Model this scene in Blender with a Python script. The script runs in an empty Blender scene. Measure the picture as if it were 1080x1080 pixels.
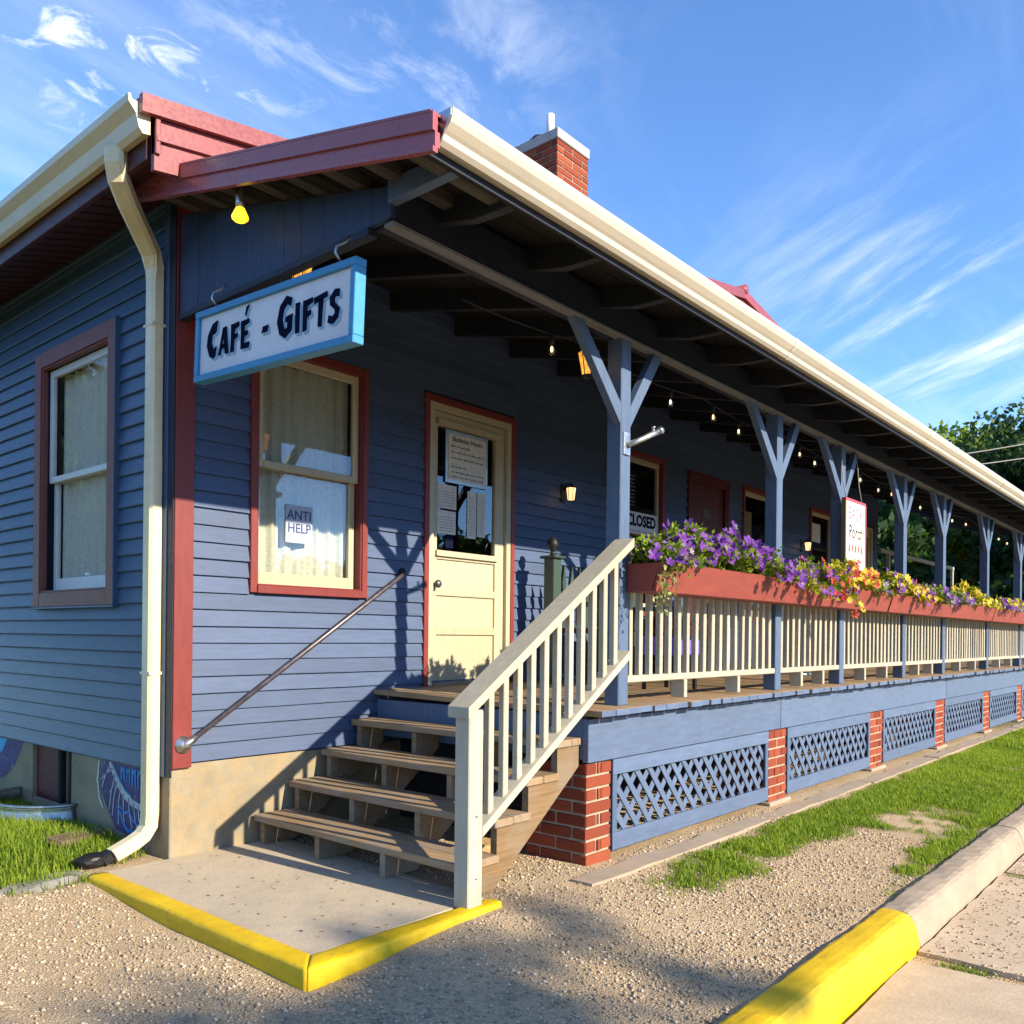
import bpy, bmesh, math, random
import numpy as np
from mathutils import Vector, Matrix
from mathutils.geometry import tessellate_polygon
random.seed(7); rng = np.random.default_rng(11)
R = math.radians
scene = bpy.context.scene
col = scene.collection

# ------------------------------------------------------------------ camera
FPX = 909.0
AX = math.atan2(776.0, FPX)
fwd = Vector((math.cos(AX), math.sin(AX), 0)); rgt = Vector((math.sin(AX), -math.cos(AX), 0)); upv = Vector((0, 0, 1))
roll = math.atan2(19, 1842)
cr = math.cos(roll) * rgt + math.sin(roll) * upv
cu = -math.sin(roll) * rgt + math.cos(roll) * upv
cam_d = bpy.data.cameras.new('camera'); cam = bpy.data.objects.new('camera', cam_d); col.objects.link(cam)
M3 = Matrix((cr, cu, -fwd)).transposed()
cam.matrix_world = Matrix.Translation((-2.376, -4.461, 1.23)) @ M3.to_4x4()
cam_d.sensor_width = 36.0; cam_d.lens = FPX / 1080 * 36.0; cam_d.shift_y = 131 / 1080
cam_d.clip_start = 0.05; cam_d.clip_end = 3000
scene.camera = cam
scene.render.resolution_x = scene.render.resolution_y = 1024

# ------------------------------------------------------------------ sky, sun, exposure
SUN_TO = Vector((0.14, -1.75, 0.82)).normalized()
elev = math.asin(SUN_TO.z)
sun_d = bpy.data.lights.new('sun', 'SUN'); sun_d.energy = 5.0; sun_d.angle = R(0.55); sun_d.color = (1.0, 0.86, 0.66)
sun = bpy.data.objects.new('sun', sun_d); col.objects.link(sun)
sun.rotation_euler = SUN_TO.to_track_quat('Z', 'Y').to_euler()
sun.location = (0, -10, 12)
world = bpy.data.worlds.new('World'); scene.world = world; world.use_nodes = True
wn = world.node_tree.nodes; wl = world.node_tree.links
for n in list(wn): wn.remove(n)
wout = wn.new('ShaderNodeOutputWorld'); wbg = wn.new('ShaderNodeBackground'); wbg.inputs['Strength'].default_value = 0.13
sky = wn.new('ShaderNodeTexSky'); sky.sky_type = 'NISHITA'; sky.sun_disc = False
sky.sun_elevation = elev; sky.sun_rotation = math.atan2(SUN_TO.x, SUN_TO.y)
sky.air_density = 0.6; sky.dust_density = 0.0; sky.ozone_density = 1.6; sky.altitude = 300
def wmath(op, a, b=None, c=None):
    n = wn.new('ShaderNodeMath'); n.operation = op
    for i, v in enumerate((a, b, c)):
        if v is None: continue
        if isinstance(v, (int, float)): n.inputs[i].default_value = v
        else: wl.new(v, n.inputs[i])
    return n.outputs[0]
tc = wn.new('ShaderNodeTexCoord'); sx = wn.new('ShaderNodeSeparateXYZ'); wl.new(tc.outputs['Generated'], sx.inputs[0])
den = wmath('ADD', wmath('MAXIMUM', sx.outputs[2], 0.0), 0.16)
cx = wmath('DIVIDE', sx.outputs[0], den); cy = wmath('DIVIDE', sx.outputs[1], den)
cmb = wn.new('ShaderNodeCombineXYZ'); wl.new(cx, cmb.inputs[0]); wl.new(cy, cmb.inputs[1])
def cloud(scale, rot, st, loc, lo, hi, det=7, dist=0.6, rough=0.6, kind='POINT'):
    mp = wn.new('ShaderNodeMapping'); mp.vector_type = kind; wl.new(cmb.outputs[0], mp.inputs[0])
    mp.inputs['Rotation'].default_value = (0, 0, R(rot)); mp.inputs['Scale'].default_value = st; mp.inputs['Location'].default_value = loc
    nz = wn.new('ShaderNodeTexNoise'); nz.inputs['Scale'].default_value = scale; nz.inputs['Detail'].default_value = det
    nz.inputs['Roughness'].default_value = rough; nz.inputs['Distortion'].default_value = dist
    wl.new(mp.outputs[0], nz.inputs['Vector'])
    mr = wn.new('ShaderNodeMapRange'); mr.interpolation_type = 'SMOOTHSTEP'
    mr.inputs[1].default_value = lo; mr.inputs[2].default_value = hi; wl.new(nz.outputs[0], mr.inputs[0])
    return mr.outputs[0]
def spot(px, py, rx, ry):      # broad patch of sky where a bank of cloud stands
    dx = wmath('DIVIDE', wmath('SUBTRACT', cx, px), rx); dy = wmath('DIVIDE', wmath('SUBTRACT', cy, py), ry)
    return wmath('EXPONENT', wmath('MULTIPLY', wmath('ADD', wmath('MULTIPLY', dx, dx), wmath('MULTIPLY', dy, dy)), -1.0))
wisps = cloud(2.0, 62, (2.4, 0.55, 1), (3.7, 1.4, 0), 0.42, 0.70, 8, 0.6, 0.64, 'TEXTURE')
puffs = cloud(11, 20, (1, 1.25, 1), (8.3, 8.2, 0), 0.53, 0.72, 7, 0.6, 0.6)
fleece = cloud(4.8, -10, (1, 1.3, 1), (2.9, 4.6, 0), 0.40, 0.82, 9, 0.7, 0.66)
faint = cloud(0.6, 10, (0.8, 2.2, 1), (13.7, 6.4, 0), 0.47, 0.84, 9, 1.0, 0.62)
cl = wmath('MULTIPLY', faint, 0.30)
cl = wmath('MAXIMUM', cl, wmath('MULTIPLY', wmath('MULTIPLY', puffs, 0.9), spot(0.52, 1.15, 0.20, 0.15)))
cl = wmath('MAXIMUM', cl, wmath('MULTIPLY', wmath('MULTIPLY', fleece, 0.7), spot(0.76, 0.90, 0.24, 0.2)))
cl = wmath('MAXIMUM', cl, wmath('MULTIPLY', wmath('MULTIPLY', wisps, 0.9), spot(1.95, 0.48, 0.38, 0.30)))
cl = wmath('MINIMUM', cl, 1.0)
tint = wn.new('ShaderNodeMix'); tint.data_type = 'RGBA'; tint.blend_type = 'MULTIPLY'; tint.inputs[0].default_value = 1.0
wl.new(sky.outputs[0], tint.inputs[6]); tint.inputs[7].default_value = (1.02, 1.34, 1.60, 1)
mx = wn.new('ShaderNodeMix'); mx.data_type = 'RGBA'; wl.new(cl, mx.inputs[0]); wl.new(tint.outputs[2], mx.inputs[6])
mx.inputs[7].default_value = (5.6, 5.7, 5.9, 1)
wl.new(mx.outputs[2], wbg.inputs['Color']); wl.new(wbg.outputs[0], wout.inputs[0])
vs = scene.view_settings; vs.view_transform = 'Standard'; vs.look = 'None'; vs.gamma = 1.0; vs.exposure = 1.1

# ------------------------------------------------------------------ materials
class NT:
    def __init__(s, name):
        s.m = bpy.data.materials.new(name); s.m.use_nodes = True
        s.n = s.m.node_tree.nodes; s.l = s.m.node_tree.links
        s.b = s.n['Principled BSDF']; s.out = s.n['Material Output']
        s._co = None
    def co(s, which='Object'):
        if not s._co:
            s._co = s.n.new('ShaderNodeTexCoord')
        return s._co.outputs[which]
    def rand(s):
        return s.n.new('ShaderNodeObjectInfo').outputs['Random']
    def geo(s):
        return s.n.new('ShaderNodeNewGeometry').outputs['Position']
    def vmap(s, v, scale=(1, 1, 1), randomise=True):
        mp = s.n.new('ShaderNodeMapping'); s.l.new(v, mp.inputs[0]); mp.inputs['Scale'].default_value = scale
        if randomise:
            k = s.math('MULTIPLY', s.rand(), 37.0)
            s.l.new(k, mp.inputs['Location'])
        return mp.outputs[0]
    def noise(s, v, scale, det=4, rough=0.55, dist=0.0):
        nz = s.n.new('ShaderNodeTexNoise'); nz.inputs['Scale'].default_value = scale; nz.inputs['Detail'].default_value = det
        nz.inputs['Roughness'].default_value = rough; nz.inputs['Distortion'].default_value = dist
        s.l.new(v, nz.inputs['Vector']); return nz.outputs[0]
    def vor(s, v, scale, feature='F1'):
        nz = s.n.new('ShaderNodeTexVoronoi'); nz.inputs['Scale'].default_value = scale; nz.feature = feature
        s.l.new(v, nz.inputs['Vector']); return nz
    def math(s, op, a, b=None):
        n = s.n.new('ShaderNodeMath'); n.operation = op
        for i, v in enumerate((a, b)):
            if v is None: continue
            if isinstance(v, (int, float)): n.inputs[i].default_value = v
            else: s.l.new(v, n.inputs[i])
        return n.outputs[0]
    def rng(s, v, a, b, c=0.0, d=1.0, smooth=False):
        mr = s.n.new('ShaderNodeMapRange'); s.l.new(v, mr.inputs[0])
        if smooth: mr.interpolation_type = 'SMOOTHSTEP'
        for i, x in enumerate((a, b, c, d)): mr.inputs[i + 1].default_value = x
        return mr.outputs[0]
    def mix(s, f, a, b, mode='MIX'):
        n = s.n.new('ShaderNodeMix'); n.data_type = 'RGBA'; n.blend_type = mode
        for i, v in ((0, f), (6, a), (7, b)):
            if isinstance(v, (int, float)): n.inputs[i].default_value = v
            elif isinstance(v, tuple): n.inputs[i].default_value = (*v[:3], 1)
            else: s.l.new(v, n.inputs[i])
        return n.outputs[2]
    def bump(s, h, strength=0.2, dist=0.01):
        n = s.n.new('ShaderNodeBump'); n.inputs['Strength'].default_value = strength; n.inputs['Distance'].default_value = dist
        s.l.new(h, n.inputs['Height']); s.l.new(n.outputs[0], s.b.inputs['Normal'])
    def base(s, c):
        if isinstance(c, tuple): s.b.inputs['Base Color'].default_value = (*c[:3], 1)
        else: s.l.new(c, s.b.inputs['Base Color'])
    def rough(s, r):
        if isinstance(r, (int, float)): s.b.inputs['Roughness'].default_value = r
        else: s.l.new(r, s.b.inputs['Roughness'])

def dk(c, k): return tuple(x * k for x in c)
def paint(name, c, rough=0.55, stretch=(1, 1, 1), var=0.16, wear=0.0, wearc=(0.42, 0.36, 0.28), bump=0.12, spec=0.35):
    t = NT(name); v = t.vmap(t.co(), stretch)
    n1 = t.noise(v, 9, 5); n2 = t.noise(v, 55, 3)
    f = t.rng(n1, 0.3, 0.7)
    cc = t.mix(f, dk(c, 1 - var), dk(c, 1 + var * 0.55))
    rv = t.rng(t.rand(), 0, 1, 0.88, 1.09)
    k = t.n.new('ShaderNodeCombineXYZ')
    for i in range(3): t.l.new(rv, k.inputs[i])
    cc = t.mix(1.0, cc, k.outputs[0], 'MULTIPLY')
    gr = t.noise(t.geo(), 0.9, 6, 0.68, 0.5); cc = t.mix(t.rng(gr, 0.40, 0.70, 0, 0.30), cc, dk(c, 0.62))
    if wear:
        w = t.rng(t.noise(v, 17, 8, 0.72), 0.66 - wear * 0.16, 0.72 - wear * 0.14, 0, 1, True)
        cc = t.mix(w, cc, wearc)
    t.base(cc); t.rough(t.rng(n2, 0.3, 0.7, rough - 0.08, rough + 0.1))
    t.b.inputs['Specular IOR Level'].default_value = spec
    t.bump(t.math('ADD', t.math('MULTIPLY', n1, 0.5), n2), bump, 0.004)
    return t.m
def wood(name, c1, c2, axis=1, rough=0.75, grey=None):
    t = NT(name); st = [26, 26, 26]; st[axis] = 1.6
    v = t.vmap(t.co(), tuple(st)); n1 = t.noise(v, 1.2, 6, 0.65, 0.6); n2 = t.noise(t.vmap(t.co()), 5, 4)
    cc = t.mix(t.rng(n1, 0.3, 0.72), c1, c2)
    rv = t.rng(t.rand(), 0, 1, 0.78, 1.12)
    k = t.n.new('ShaderNodeCombineXYZ')
    for i in range(3): t.l.new(rv, k.inputs[i])
    cc = t.mix(1.0, cc, k.outputs[0], 'MULTIPLY')
    if grey: cc = t.mix(t.rng(n2, 0.42, 0.66, 0, 0.8), cc, grey)
    t.base(cc); t.rough(rough); t.b.inputs['Specular IOR Level'].default_value = 0.25
    t.bump(n1, 0.45, 0.004); return t.m
def metal(name, c, rough=0.35, met=1.0):
    t = NT(name); n = t.noise(t.vmap(t.co()), 22, 4)
    t.base(t.mix(t.rng(n, 0.3, 0.7), dk(c, 0.75), dk(c, 1.1))); t.rough(t.rng(n, 0.3, 0.7, rough - .08, rough + .12))
    t.b.inputs['Metallic'].default_value = met; t.bump(n, 0.08, 0.004); return t.m
def concrete(name, c, warm=None, scale=1.0, stain=0.5):
    t = NT(name); v = t.co('Object')
    n1 = t.noise(v, 2.2 * scale, 6, 0.65); n2 = t.noise(v, 60 * scale, 4, 0.7); n3 = t.noise(v, 9 * scale, 5)
    cc = t.mix(t.rng(n1, 0.32, 0.68), dk(c, 1 - 0.35 * stain), dk(c, 1.12))
    if warm: cc = t.mix(t.rng(n3, 0.45, 0.65, 0, 0.6), cc, warm)
    cc = t.mix(t.rng(n2, 0.35, 0.75, 0, 0.45), cc, dk(c, 0.55))
    t.base(cc); t.rough(0.9); t.b.inputs['Specular IOR Level'].default_value = 0.2
    t.bump(t.math('ADD', n2, n3), 0.35, 0.006); return t.m
def plain(name, c, rough=0.6, spec=0.3):
    t = NT(name); n = t.noise(t.vmap(t.co()), 30, 3)
    t.base(t.mix(t.rng(n, 0.3, 0.7), dk(c, 0.88), dk(c, 1.08))); t.rough(rough); t.b.inputs['Specular IOR Level'].default_value = spec
    return t.m
def emit(name, c, s, base=None):
    t = NT(name); t.base(base or c); t.b.inputs['Emission Color'].default_value = (*c, 1); t.b.inputs['Emission Strength'].default_value = s
    t.rough(0.3); return t.m
def glass(name, boost=1.8, tint=(0.92, 0.95, 0.94)):
    t = NT(name); t.n.remove(t.b)
    tr = t.n.new('ShaderNodeBsdfTransparent'); tr.inputs[0].default_value = (*tint, 1)
    gl = t.n.new('ShaderNodeBsdfGlossy'); gl.inputs['Roughness'].default_value = 0.015
    fr = t.n.new('ShaderNodeFresnel'); fr.inputs[0].default_value = 1.52
    nz = t.noise(t.co(), 2.0, 2); bp = t.n.new('ShaderNodeBump'); bp.inputs['Strength'].default_value = 0.03; bp.inputs['Distance'].default_value = 0.02
    t.l.new(nz, bp.inputs['Height']); t.l.new(bp.outputs[0], gl.inputs['Normal'])
    bk = t.n.new('ShaderNodeNewGeometry').outputs['Backfacing']
    f = t.math('MINIMUM', t.math('ADD', t.math('MULTIPLY', fr.outputs[0], boost), 0.03), 1.0)
    f = t.math('MULTIPLY', f, t.math('SUBTRACT', 1.0, bk))     # only the outer face of the sheet mirrors
    ms = t.n.new('ShaderNodeMixShader'); t.l.new(f, ms.inputs[0]); t.l.new(tr.outputs[0], ms.inputs[1]); t.l.new(gl.outputs[0], ms.inputs[2])
    t.l.new(ms.outputs[0], t.out.inputs[0]); return t.m
def leafmat(name, c1, c2, trans=0.45):
    t = NT(name); at = t.n.new('ShaderNodeAttribute'); at.attribute_name = 'tone'
    cc = t.mix(at.outputs['Fac'], c1, c2); t.base(cc); t.rough(0.55); t.b.inputs['Specular IOR Level'].default_value = 0.25
    tl = t.n.new('ShaderNodeBsdfTranslucent'); t.l.new(t.mix(1.0, cc, (1.1, 1.15, 0.5), 'MULTIPLY'), tl.inputs[0])
    ms = t.n.new('ShaderNodeMixShader'); ms.inputs[0].default_value = trans
    t.l.new(t.b.outputs[0], ms.inputs[1]); t.l.new(tl.outputs[0], ms.inputs[2]); t.l.new(ms.outputs[0], t.out.inputs[0]); return t.m

BLUE = (0.064, 0.096, 0.176)
M = {}
M['clap'] = paint('blue_clapboard_paint', BLUE, 0.5, (0.6, 3, 6), 0.14, 0.10, (0.13, 0.175, 0.28))
M['clap_l'] = paint('blue_vinyl_siding', (0.050, 0.095, 0.162), 0.42, (3, 0.5, 3), 0.09)
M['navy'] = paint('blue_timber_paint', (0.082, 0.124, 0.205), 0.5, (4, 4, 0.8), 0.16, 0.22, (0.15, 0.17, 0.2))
M['navy_x'] = paint('blue_board_paint', (0.096, 0.138, 0.228), 0.5, (0.7, 4, 4), 0.16, 0.20, (0.16, 0.19, 0.25))
M['panel'] = paint('shade_dark_blue_panel_paint', (0.026, 0.044, 0.095), 0.55, (5, 6, 0.6), 0.22, 0.1, (0.04, 0.05, 0.08))  # blue deepened to carry the shade under the porch roof
M['dnavy'] = paint('shade_dark_navy_paint', (0.012, 0.017, 0.032), 0.55)  # near-black navy: porch shade on the beam is put into the colour
M['red'] = paint('barn_red_paint', (0.185, 0.030, 0.026), 0.5, (4, 4, 0.8), 0.16, 0.14, (0.24, 0.09, 0.065))
M['brownred'] = paint('brown_red_metal_trim', (0.062, 0.020, 0.018), 0.42, (1, 1, 1), 0.08)
M['vinylbrown'] = paint('brown_window_wrap', (0.19, 0.058, 0.042), 0.5, (1, 1, 1), 0.08)
M['box'] = paint('terracotta_box_paint', (0.245, 0.052, 0.038), 0.6, (0.6, 3, 3), 0.18, 0.12, (0.22, 0.1, 0.08))
M['cream'] = paint('cream_paint', (0.44, 0.392, 0.262), 0.5, (4, 4, 0.8), 0.1, 0.18, (0.30, 0.25, 0.16))
M['cream_x'] = paint('cream_rail_paint', (0.42, 0.385, 0.29), 0.5, (0.7, 4, 4), 0.12, 0.24, (0.27, 0.22, 0.15))
M['white'] = paint('white_sash_paint', (0.60, 0.60, 0.57), 0.5, (4, 4, 1), 0.1, 0.12)
M['grey_white'] = paint('weathered_white_paint', (0.42, 0.385, 0.30), 0.55, (4, 4, 0.7), 0.14, 0.2, (0.28, 0.25, 0.2))
M['gutter'] = paint('cream_gutter_enamel', (0.56, 0.505, 0.40), 0.32, (0.4, 2, 2), 0.07, 0.0, bump=0.04, spec=0.5)
M['gutter_l'] = paint('cream_yellow_gutter_enamel', (0.68, 0.575, 0.35), 0.32, (2, 0.4, 2), 0.07, 0.0, bump=0.04, spec=0.5)
M['roof'] = paint('red_metal_roofing', (0.25, 0.055, 0.056), 0.36, (1, 1, 1), 0.1, bump=0.03, spec=0.5)
M['fascia'] = paint('mauve_red_metal_fascia', (0.33, 0.085, 0.088), 0.28, (1, 1, 1), 0.08, bump=0.03, spec=0.5)
M['deck'] = wood('weathered_deck_wood', (0.22, 0.14, 0.065), (0.38, 0.255, 0.13), 1, grey=(0.26, 0.21, 0.155))
M['tread'] = wood('weathered_tread_wood', (0.18, 0.115, 0.058), (0.33, 0.23, 0.13), 1, grey=(0.25, 0.21, 0.165))
M['string'] = wood('stringer_wood', (0.22, 0.125, 0.05), (0.35, 0.22, 0.10), 0)
M['string2'] = wood('outer_stringer_wood', (0.14, 0.082, 0.036), (0.27, 0.175, 0.088), 0, grey=(0.19, 0.15, 0.105))
M['shadewood'] = wood('shade_dark_sheathing_wood', (0.008, 0.007, 0.006), (0.026, 0.021, 0.017), 0)  # blackened so the ceiling shade sits in the wood colour
M['rafter'] = paint('shade_dark_rafter_paint', (0.016, 0.018, 0.023), 0.6, (4, 0.8, 4), 0.2, 0.3, (0.075, 0.073, 0.07))  # darkened to hold under-roof shade; pale flecks are worn paint
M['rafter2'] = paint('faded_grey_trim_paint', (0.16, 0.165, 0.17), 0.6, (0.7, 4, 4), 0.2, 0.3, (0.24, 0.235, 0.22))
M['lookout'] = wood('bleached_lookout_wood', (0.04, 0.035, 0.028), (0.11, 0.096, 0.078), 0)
M['conc'] = concrete('pale_cast_concrete', (0.30, 0.255, 0.175), (0.33, 0.235, 0.115), 1.3, 0.95)
M['pad'] = concrete('pad_concrete', (0.45, 0.385, 0.285), (0.50, 0.40, 0.27), 1.2, 0.35)
M['lot'] = concrete('parking_concrete', (0.54, 0.43, 0.30), (0.42, 0.32, 0.21), 1.0, 0.6)
M['curb'] = concrete('kerb_concrete', (0.34, 0.28, 0.215), (0.38, 0.29, 0.19), 2.0)
def yellowpaint():
    t = NT('yellow_kerb_paint'); v = t.co()
    n1 = t.noise(v, 6, 6, 0.65); n2 = t.noise(v, 45, 5, 0.7)
    cc = t.mix(t.rng(n1, 0.3, 0.7), (0.52, 0.33, 0.004), (0.66, 0.46, 0.008))
    w = t.rng(t.math('ADD', t.math('MULTIPLY', n2, 0.6), t.math('MULTIPLY', t.noise(v, 14, 6, 0.7), 0.5)), 0.672, 0.73, 0, 1, True)
    sc_ = t.rng(t.noise(t.vmap(v, (3, 14, 14), False), 3.0, 6, 0.7), 0.56, 0.74, 0, 0.55)
    cc = t.mix(sc_, cc, (0.20, 0.145, 0.03))
    t.base(t.mix(w, cc, (0.34, 0.27, 0.15))); t.rough(0.5); t.b.inputs['Specular IOR Level'].default_value = 0.3
    t.bump(t.math('ADD', n2, n1), 0.5, 0.006); return t.m
M['yellow'] = yellowpaint()
def brickmat():
    t = NT('red_clay_brick'); v = t.vmap(t.co()); n1 = t.noise(v, 14, 5, 0.65); n2 = t.noise(v, 90, 4, 0.7)
    ra = t.rand()
    cc = t.mix(ra, (0.20, 0.038, 0.020), (0.36, 0.085, 0.038))
    cc = t.mix(t.rng(n1, 0.35, 0.7, 0, 0.6), cc, (0.11, 0.027, 0.018))
    cc = t.mix(t.rng(t.noise(v, 30, 5), 0.62, 0.72, 0, 0.55), cc, (0.3, 0.24, 0.18))
    t.base(cc); t.rough(0.9); t.bump(t.math('ADD', n2, n1), 0.6, 0.006); t.b.inputs['Specular IOR Level'].default_value = 0.2
    return t.m
M['brick'] = brickmat()
M['mortar'] = concrete('mortar', (0.36, 0.30, 0.22), None, 4)
M['steel'] = metal('galvanised_steel', (0.50, 0.52, 0.53), 0.4)
M['pipe'] = metal('dark_pipe', (0.13, 0.11, 0.12), 0.38, 0.7)
M['black'] = plain('black_plastic', (0.012, 0.012, 0.013), 0.5)
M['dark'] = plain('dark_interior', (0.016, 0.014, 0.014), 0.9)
M['curtain'] = None
def curtain():
    t = NT('lace_curtain'); v = t.co(); n = t.noise(v, 60, 4, 0.7)
    c = t.mix(t.rng(n, 0.35, 0.7), (0.66, 0.62, 0.52), (0.86, 0.82, 0.70)); t.base(c); t.rough(0.9)
    tl = t.n.new('ShaderNodeBsdfTranslucent'); t.l.new(c, tl.inputs[0]); ms = t.n.new('ShaderNodeMixShader'); ms.inputs[0].default_value = 0.3
    t.l.new(t.b.outputs[0], ms.inputs[1]); t.l.new(tl.outputs[0], ms.inputs[2]); t.l.new(ms.outputs[0], t.out.inputs[0]); return t.m
M['curtain'] = curtain()
M['glass'] = glass('window_glass', 1.8)
M['glass_side'] = glass('side_window_glass', 0.75, (0.97, 0.98, 0.97))
M['signwhite'] = paint('sign_white', (0.62, 0.61, 0.62), 0.5, (1, 1, 1), 0.06)
M['signblue'] = paint('sign_frame_blue', (0.05, 0.25, 0.46), 0.45, (3, 3, 3), 0.12)
M['ink'] = plain('navy_ink', (0.006, 0.009, 0.026), 0.9, 0.02)
M['inkshadow'] = plain('pale_blue_ink', (0.23, 0.40, 0.52), 0.5)
M['paper'] = plain('paper', (0.62, 0.60, 0.54), 0.8)
M['paperblue'] = plain('pale_blue_paper', (0.34, 0.39, 0.48), 0.8)
M['print'] = plain('grey_print', (0.10, 0.10, 0.10), 0.8)
M['printblue'] = plain('blue_print', (0.05, 0.07, 0.16), 0.8)
M['pinkpaint'] = plain('pink_sign_edge', (0.42, 0.07, 0.10), 0.6)
M['pinktext'] = plain('pink_text', (0.66, 0.14, 0.2), 0.6)
M['redtext'] = plain('red_text', (0.72, 0.10, 0.07), 0.6)
M['greenp'] = plain('sign_green', (0.28, 0.55, 0.25), 0.6)
M['signpaper'] = plain('sign_face', (0.80, 0.78, 0.72), 0.6)
M['olive'] = plain('aged_sign_edge', (0.16, 0.12, 0.06), 0.8)
M['green'] = paint('bottle_green_paint', (0.036, 0.062, 0.048), 0.5)
M['crimson'] = paint('crimson_paint', (0.085, 0.012, 0.015), 0.5)
M['purple'] = plain('purple_plastic', (0.17, 0.10, 0.55), 0.5)
M['cable'] = plain('cable_grey', (0.22, 0.22, 0.2), 0.6)
M['bark'] = wood('bark', (0.06, 0.045, 0.03), (0.16, 0.12, 0.085), 2)
M['plank'] = wood('old_plank', (0.12, 0.085, 0.055), (0.24, 0.18, 0.12), 0)
M['stone'] = concrete('limestone', (0.42, 0.41, 0.38), None, 3)
M['fieldstone'] = concrete('grey_fieldstone', (0.23, 0.22, 0.20), None, 4, 0.8)
M['rock'] = concrete('tan_rock', (0.42, 0.27, 0.13), None, 3)
M['mpurple'] = paint('mural_purple', (0.070, 0.050, 0.155), 0.6, (1, 1, 1), 0.3, 0.5, (0.3, 0.3, 0.32))
M['mblue'] = paint('mural_blue', (0.05, 0.20, 0.50), 0.6, (1, 1, 1), 0.25, 0.3, (0.3, 0.4, 0.5))
M['mcyan'] = paint('mural_cyan', (0.06, 0.36, 0.58), 0.6, (1, 1, 1), 0.2)
M['mpale'] = paint('mural_pale_strokes', (0.50, 0.50, 0.52), 0.6, (1, 1, 1), 0.2, 0.3, (0.3, 0.28, 0.3))
M['bulbglass'] = glass('bulb_glass', 2.2, (1.0, 0.93, 0.82))
M['bulb'] = emit('warm_bulb', (1.0, 0.58, 0.25), 2.2)
M['bulbclear'] = emit('pale_bulb', (1.0, 0.85, 0.65), 1.0)
M['flood'] = emit('yellow_flood_bulb', (1.0, 0.55, 0.02), 1.1, (0.9, 0.6, 0.05))
tA = NT('amber_shade_glow'); nA = tA.noise(tA.co(), 26, 4, 0.6); tA.base((0.8, 0.4, 0.08)); tA.rough(0.35)
tA.b.inputs['Emission Color'].default_value = (1.0, 0.42, 0.05, 1); tA.l.new(tA.rng(nA, 0.35, 0.7, 0.22, 0.85), tA.b.inputs['Emission Strength']); M['amber'] = tA.m
M['lantern'] = emit('lantern_glow', (1.0, 0.6, 0.25), 0.9)
M['leaf_tree'] = leafmat('maple_leaf', (0.05, 0.10, 0.014), (0.25, 0.34, 0.04), 0.4)
M['leaf_dark'] = leafmat('dark_tree_leaf', (0.020, 0.050, 0.018), (0.075, 0.135, 0.036), 0.35)
M['leaf_pet'] = leafmat('petunia_leaf', (0.10, 0.18, 0.018), (0.28, 0.36, 0.045), 0.4)
M['leaf_gold'] = leafmat('golden_leaf', (0.18, 0.23, 0.018), (0.44, 0.42, 0.032), 0.4)
M['leaf_vine'] = leafmat('variegated_vine_leaf', (0.18, 0.24, 0.07), (0.42, 0.42, 0.18), 0.35)
M['grass'] = leafmat('grass_blade', (0.075, 0.17, 0.010), (0.38, 0.46, 0.05), 0.45)
def petal(name, c1, c2):
    t = NT(name); r = t.rand(); cc = t.mix(r, c1, c2); t.base(cc); t.rough(0.6)
    tl = t.n.new('ShaderNodeBsdfTranslucent'); t.l.new(cc, tl.inputs[0]); ms = t.n.new('ShaderNodeMixShader'); ms.inputs[0].default_value = 0.35
    t.l.new(t.b.outputs[0], ms.inputs[1]); t.l.new(tl.outputs[0], ms.inputs[2]); t.l.new(ms.outputs[0], t.out.inputs[0]); return t.m
M['p_purple'] = petal('purple_petal', (0.085, 0.012, 0.20), (0.22, 0.055, 0.40))
M['p_yellow'] = petal('yellow_petal', (0.50, 0.35, 0.006), (0.58, 0.47, 0.02))
M['p_red'] = petal('red_petal', (0.42, 0.03, 0.014), (0.52, 0.09, 0.04))
M['p_lilac'] = petal('lilac_petal', (0.20, 0.12, 0.27), (0.40, 0.34, 0.40))

# ------------------------------------------------------------------ object helpers
WL = {}
def wloc(o): return WL.get(o.name, Vector((0, 0, 0)))
def place(o, loc, parent=None):
    loc = Vector(loc); WL[o.name] = loc
    if parent is not None:
        o.parent = parent; o.location = loc - wloc(parent)
    else: o.location = loc
    return o
def tag(o, label=None, cat=None, group=None, kind=None):
    if label: o['label'] = label
    if cat: o['category'] = cat
    if group: o['group'] = group
    if kind: o['kind'] = kind
    return o
def empty(name, loc, parent=None, **k):
    o = bpy.data.objects.new(name, None); col.objects.link(o); o.empty_display_size = 0.1
    place(o, loc, parent); return tag(o, **k)
def obj(name, me, loc, parent=None, rot=None, scale=None):
    o = bpy.data.objects.new(name, me); col.objects.link(o); place(o, loc, parent)
    if rot: o.rotation_euler = rot
    if scale: o.scale = scale
    return o
def mesh(name, verts, faces, mat, smooth=False):
    me = bpy.data.meshes.new(name); me.from_pydata([tuple(v) for v in verts], [], faces)
    if mat: me.materials.append(mat)
    if smooth:
        for p in me.polygons: p.use_smooth = True
    me.update(); return me
def mobj(name, verts, faces, mat, parent=None, smooth=False):
    vs_ = np.array([tuple(v) for v in verts], float); c = (vs_.min(0) + vs_.max(0)) / 2
    return obj(name, mesh(name, vs_ - c, faces, mat, smooth), c, parent)
_cache = {}
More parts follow.
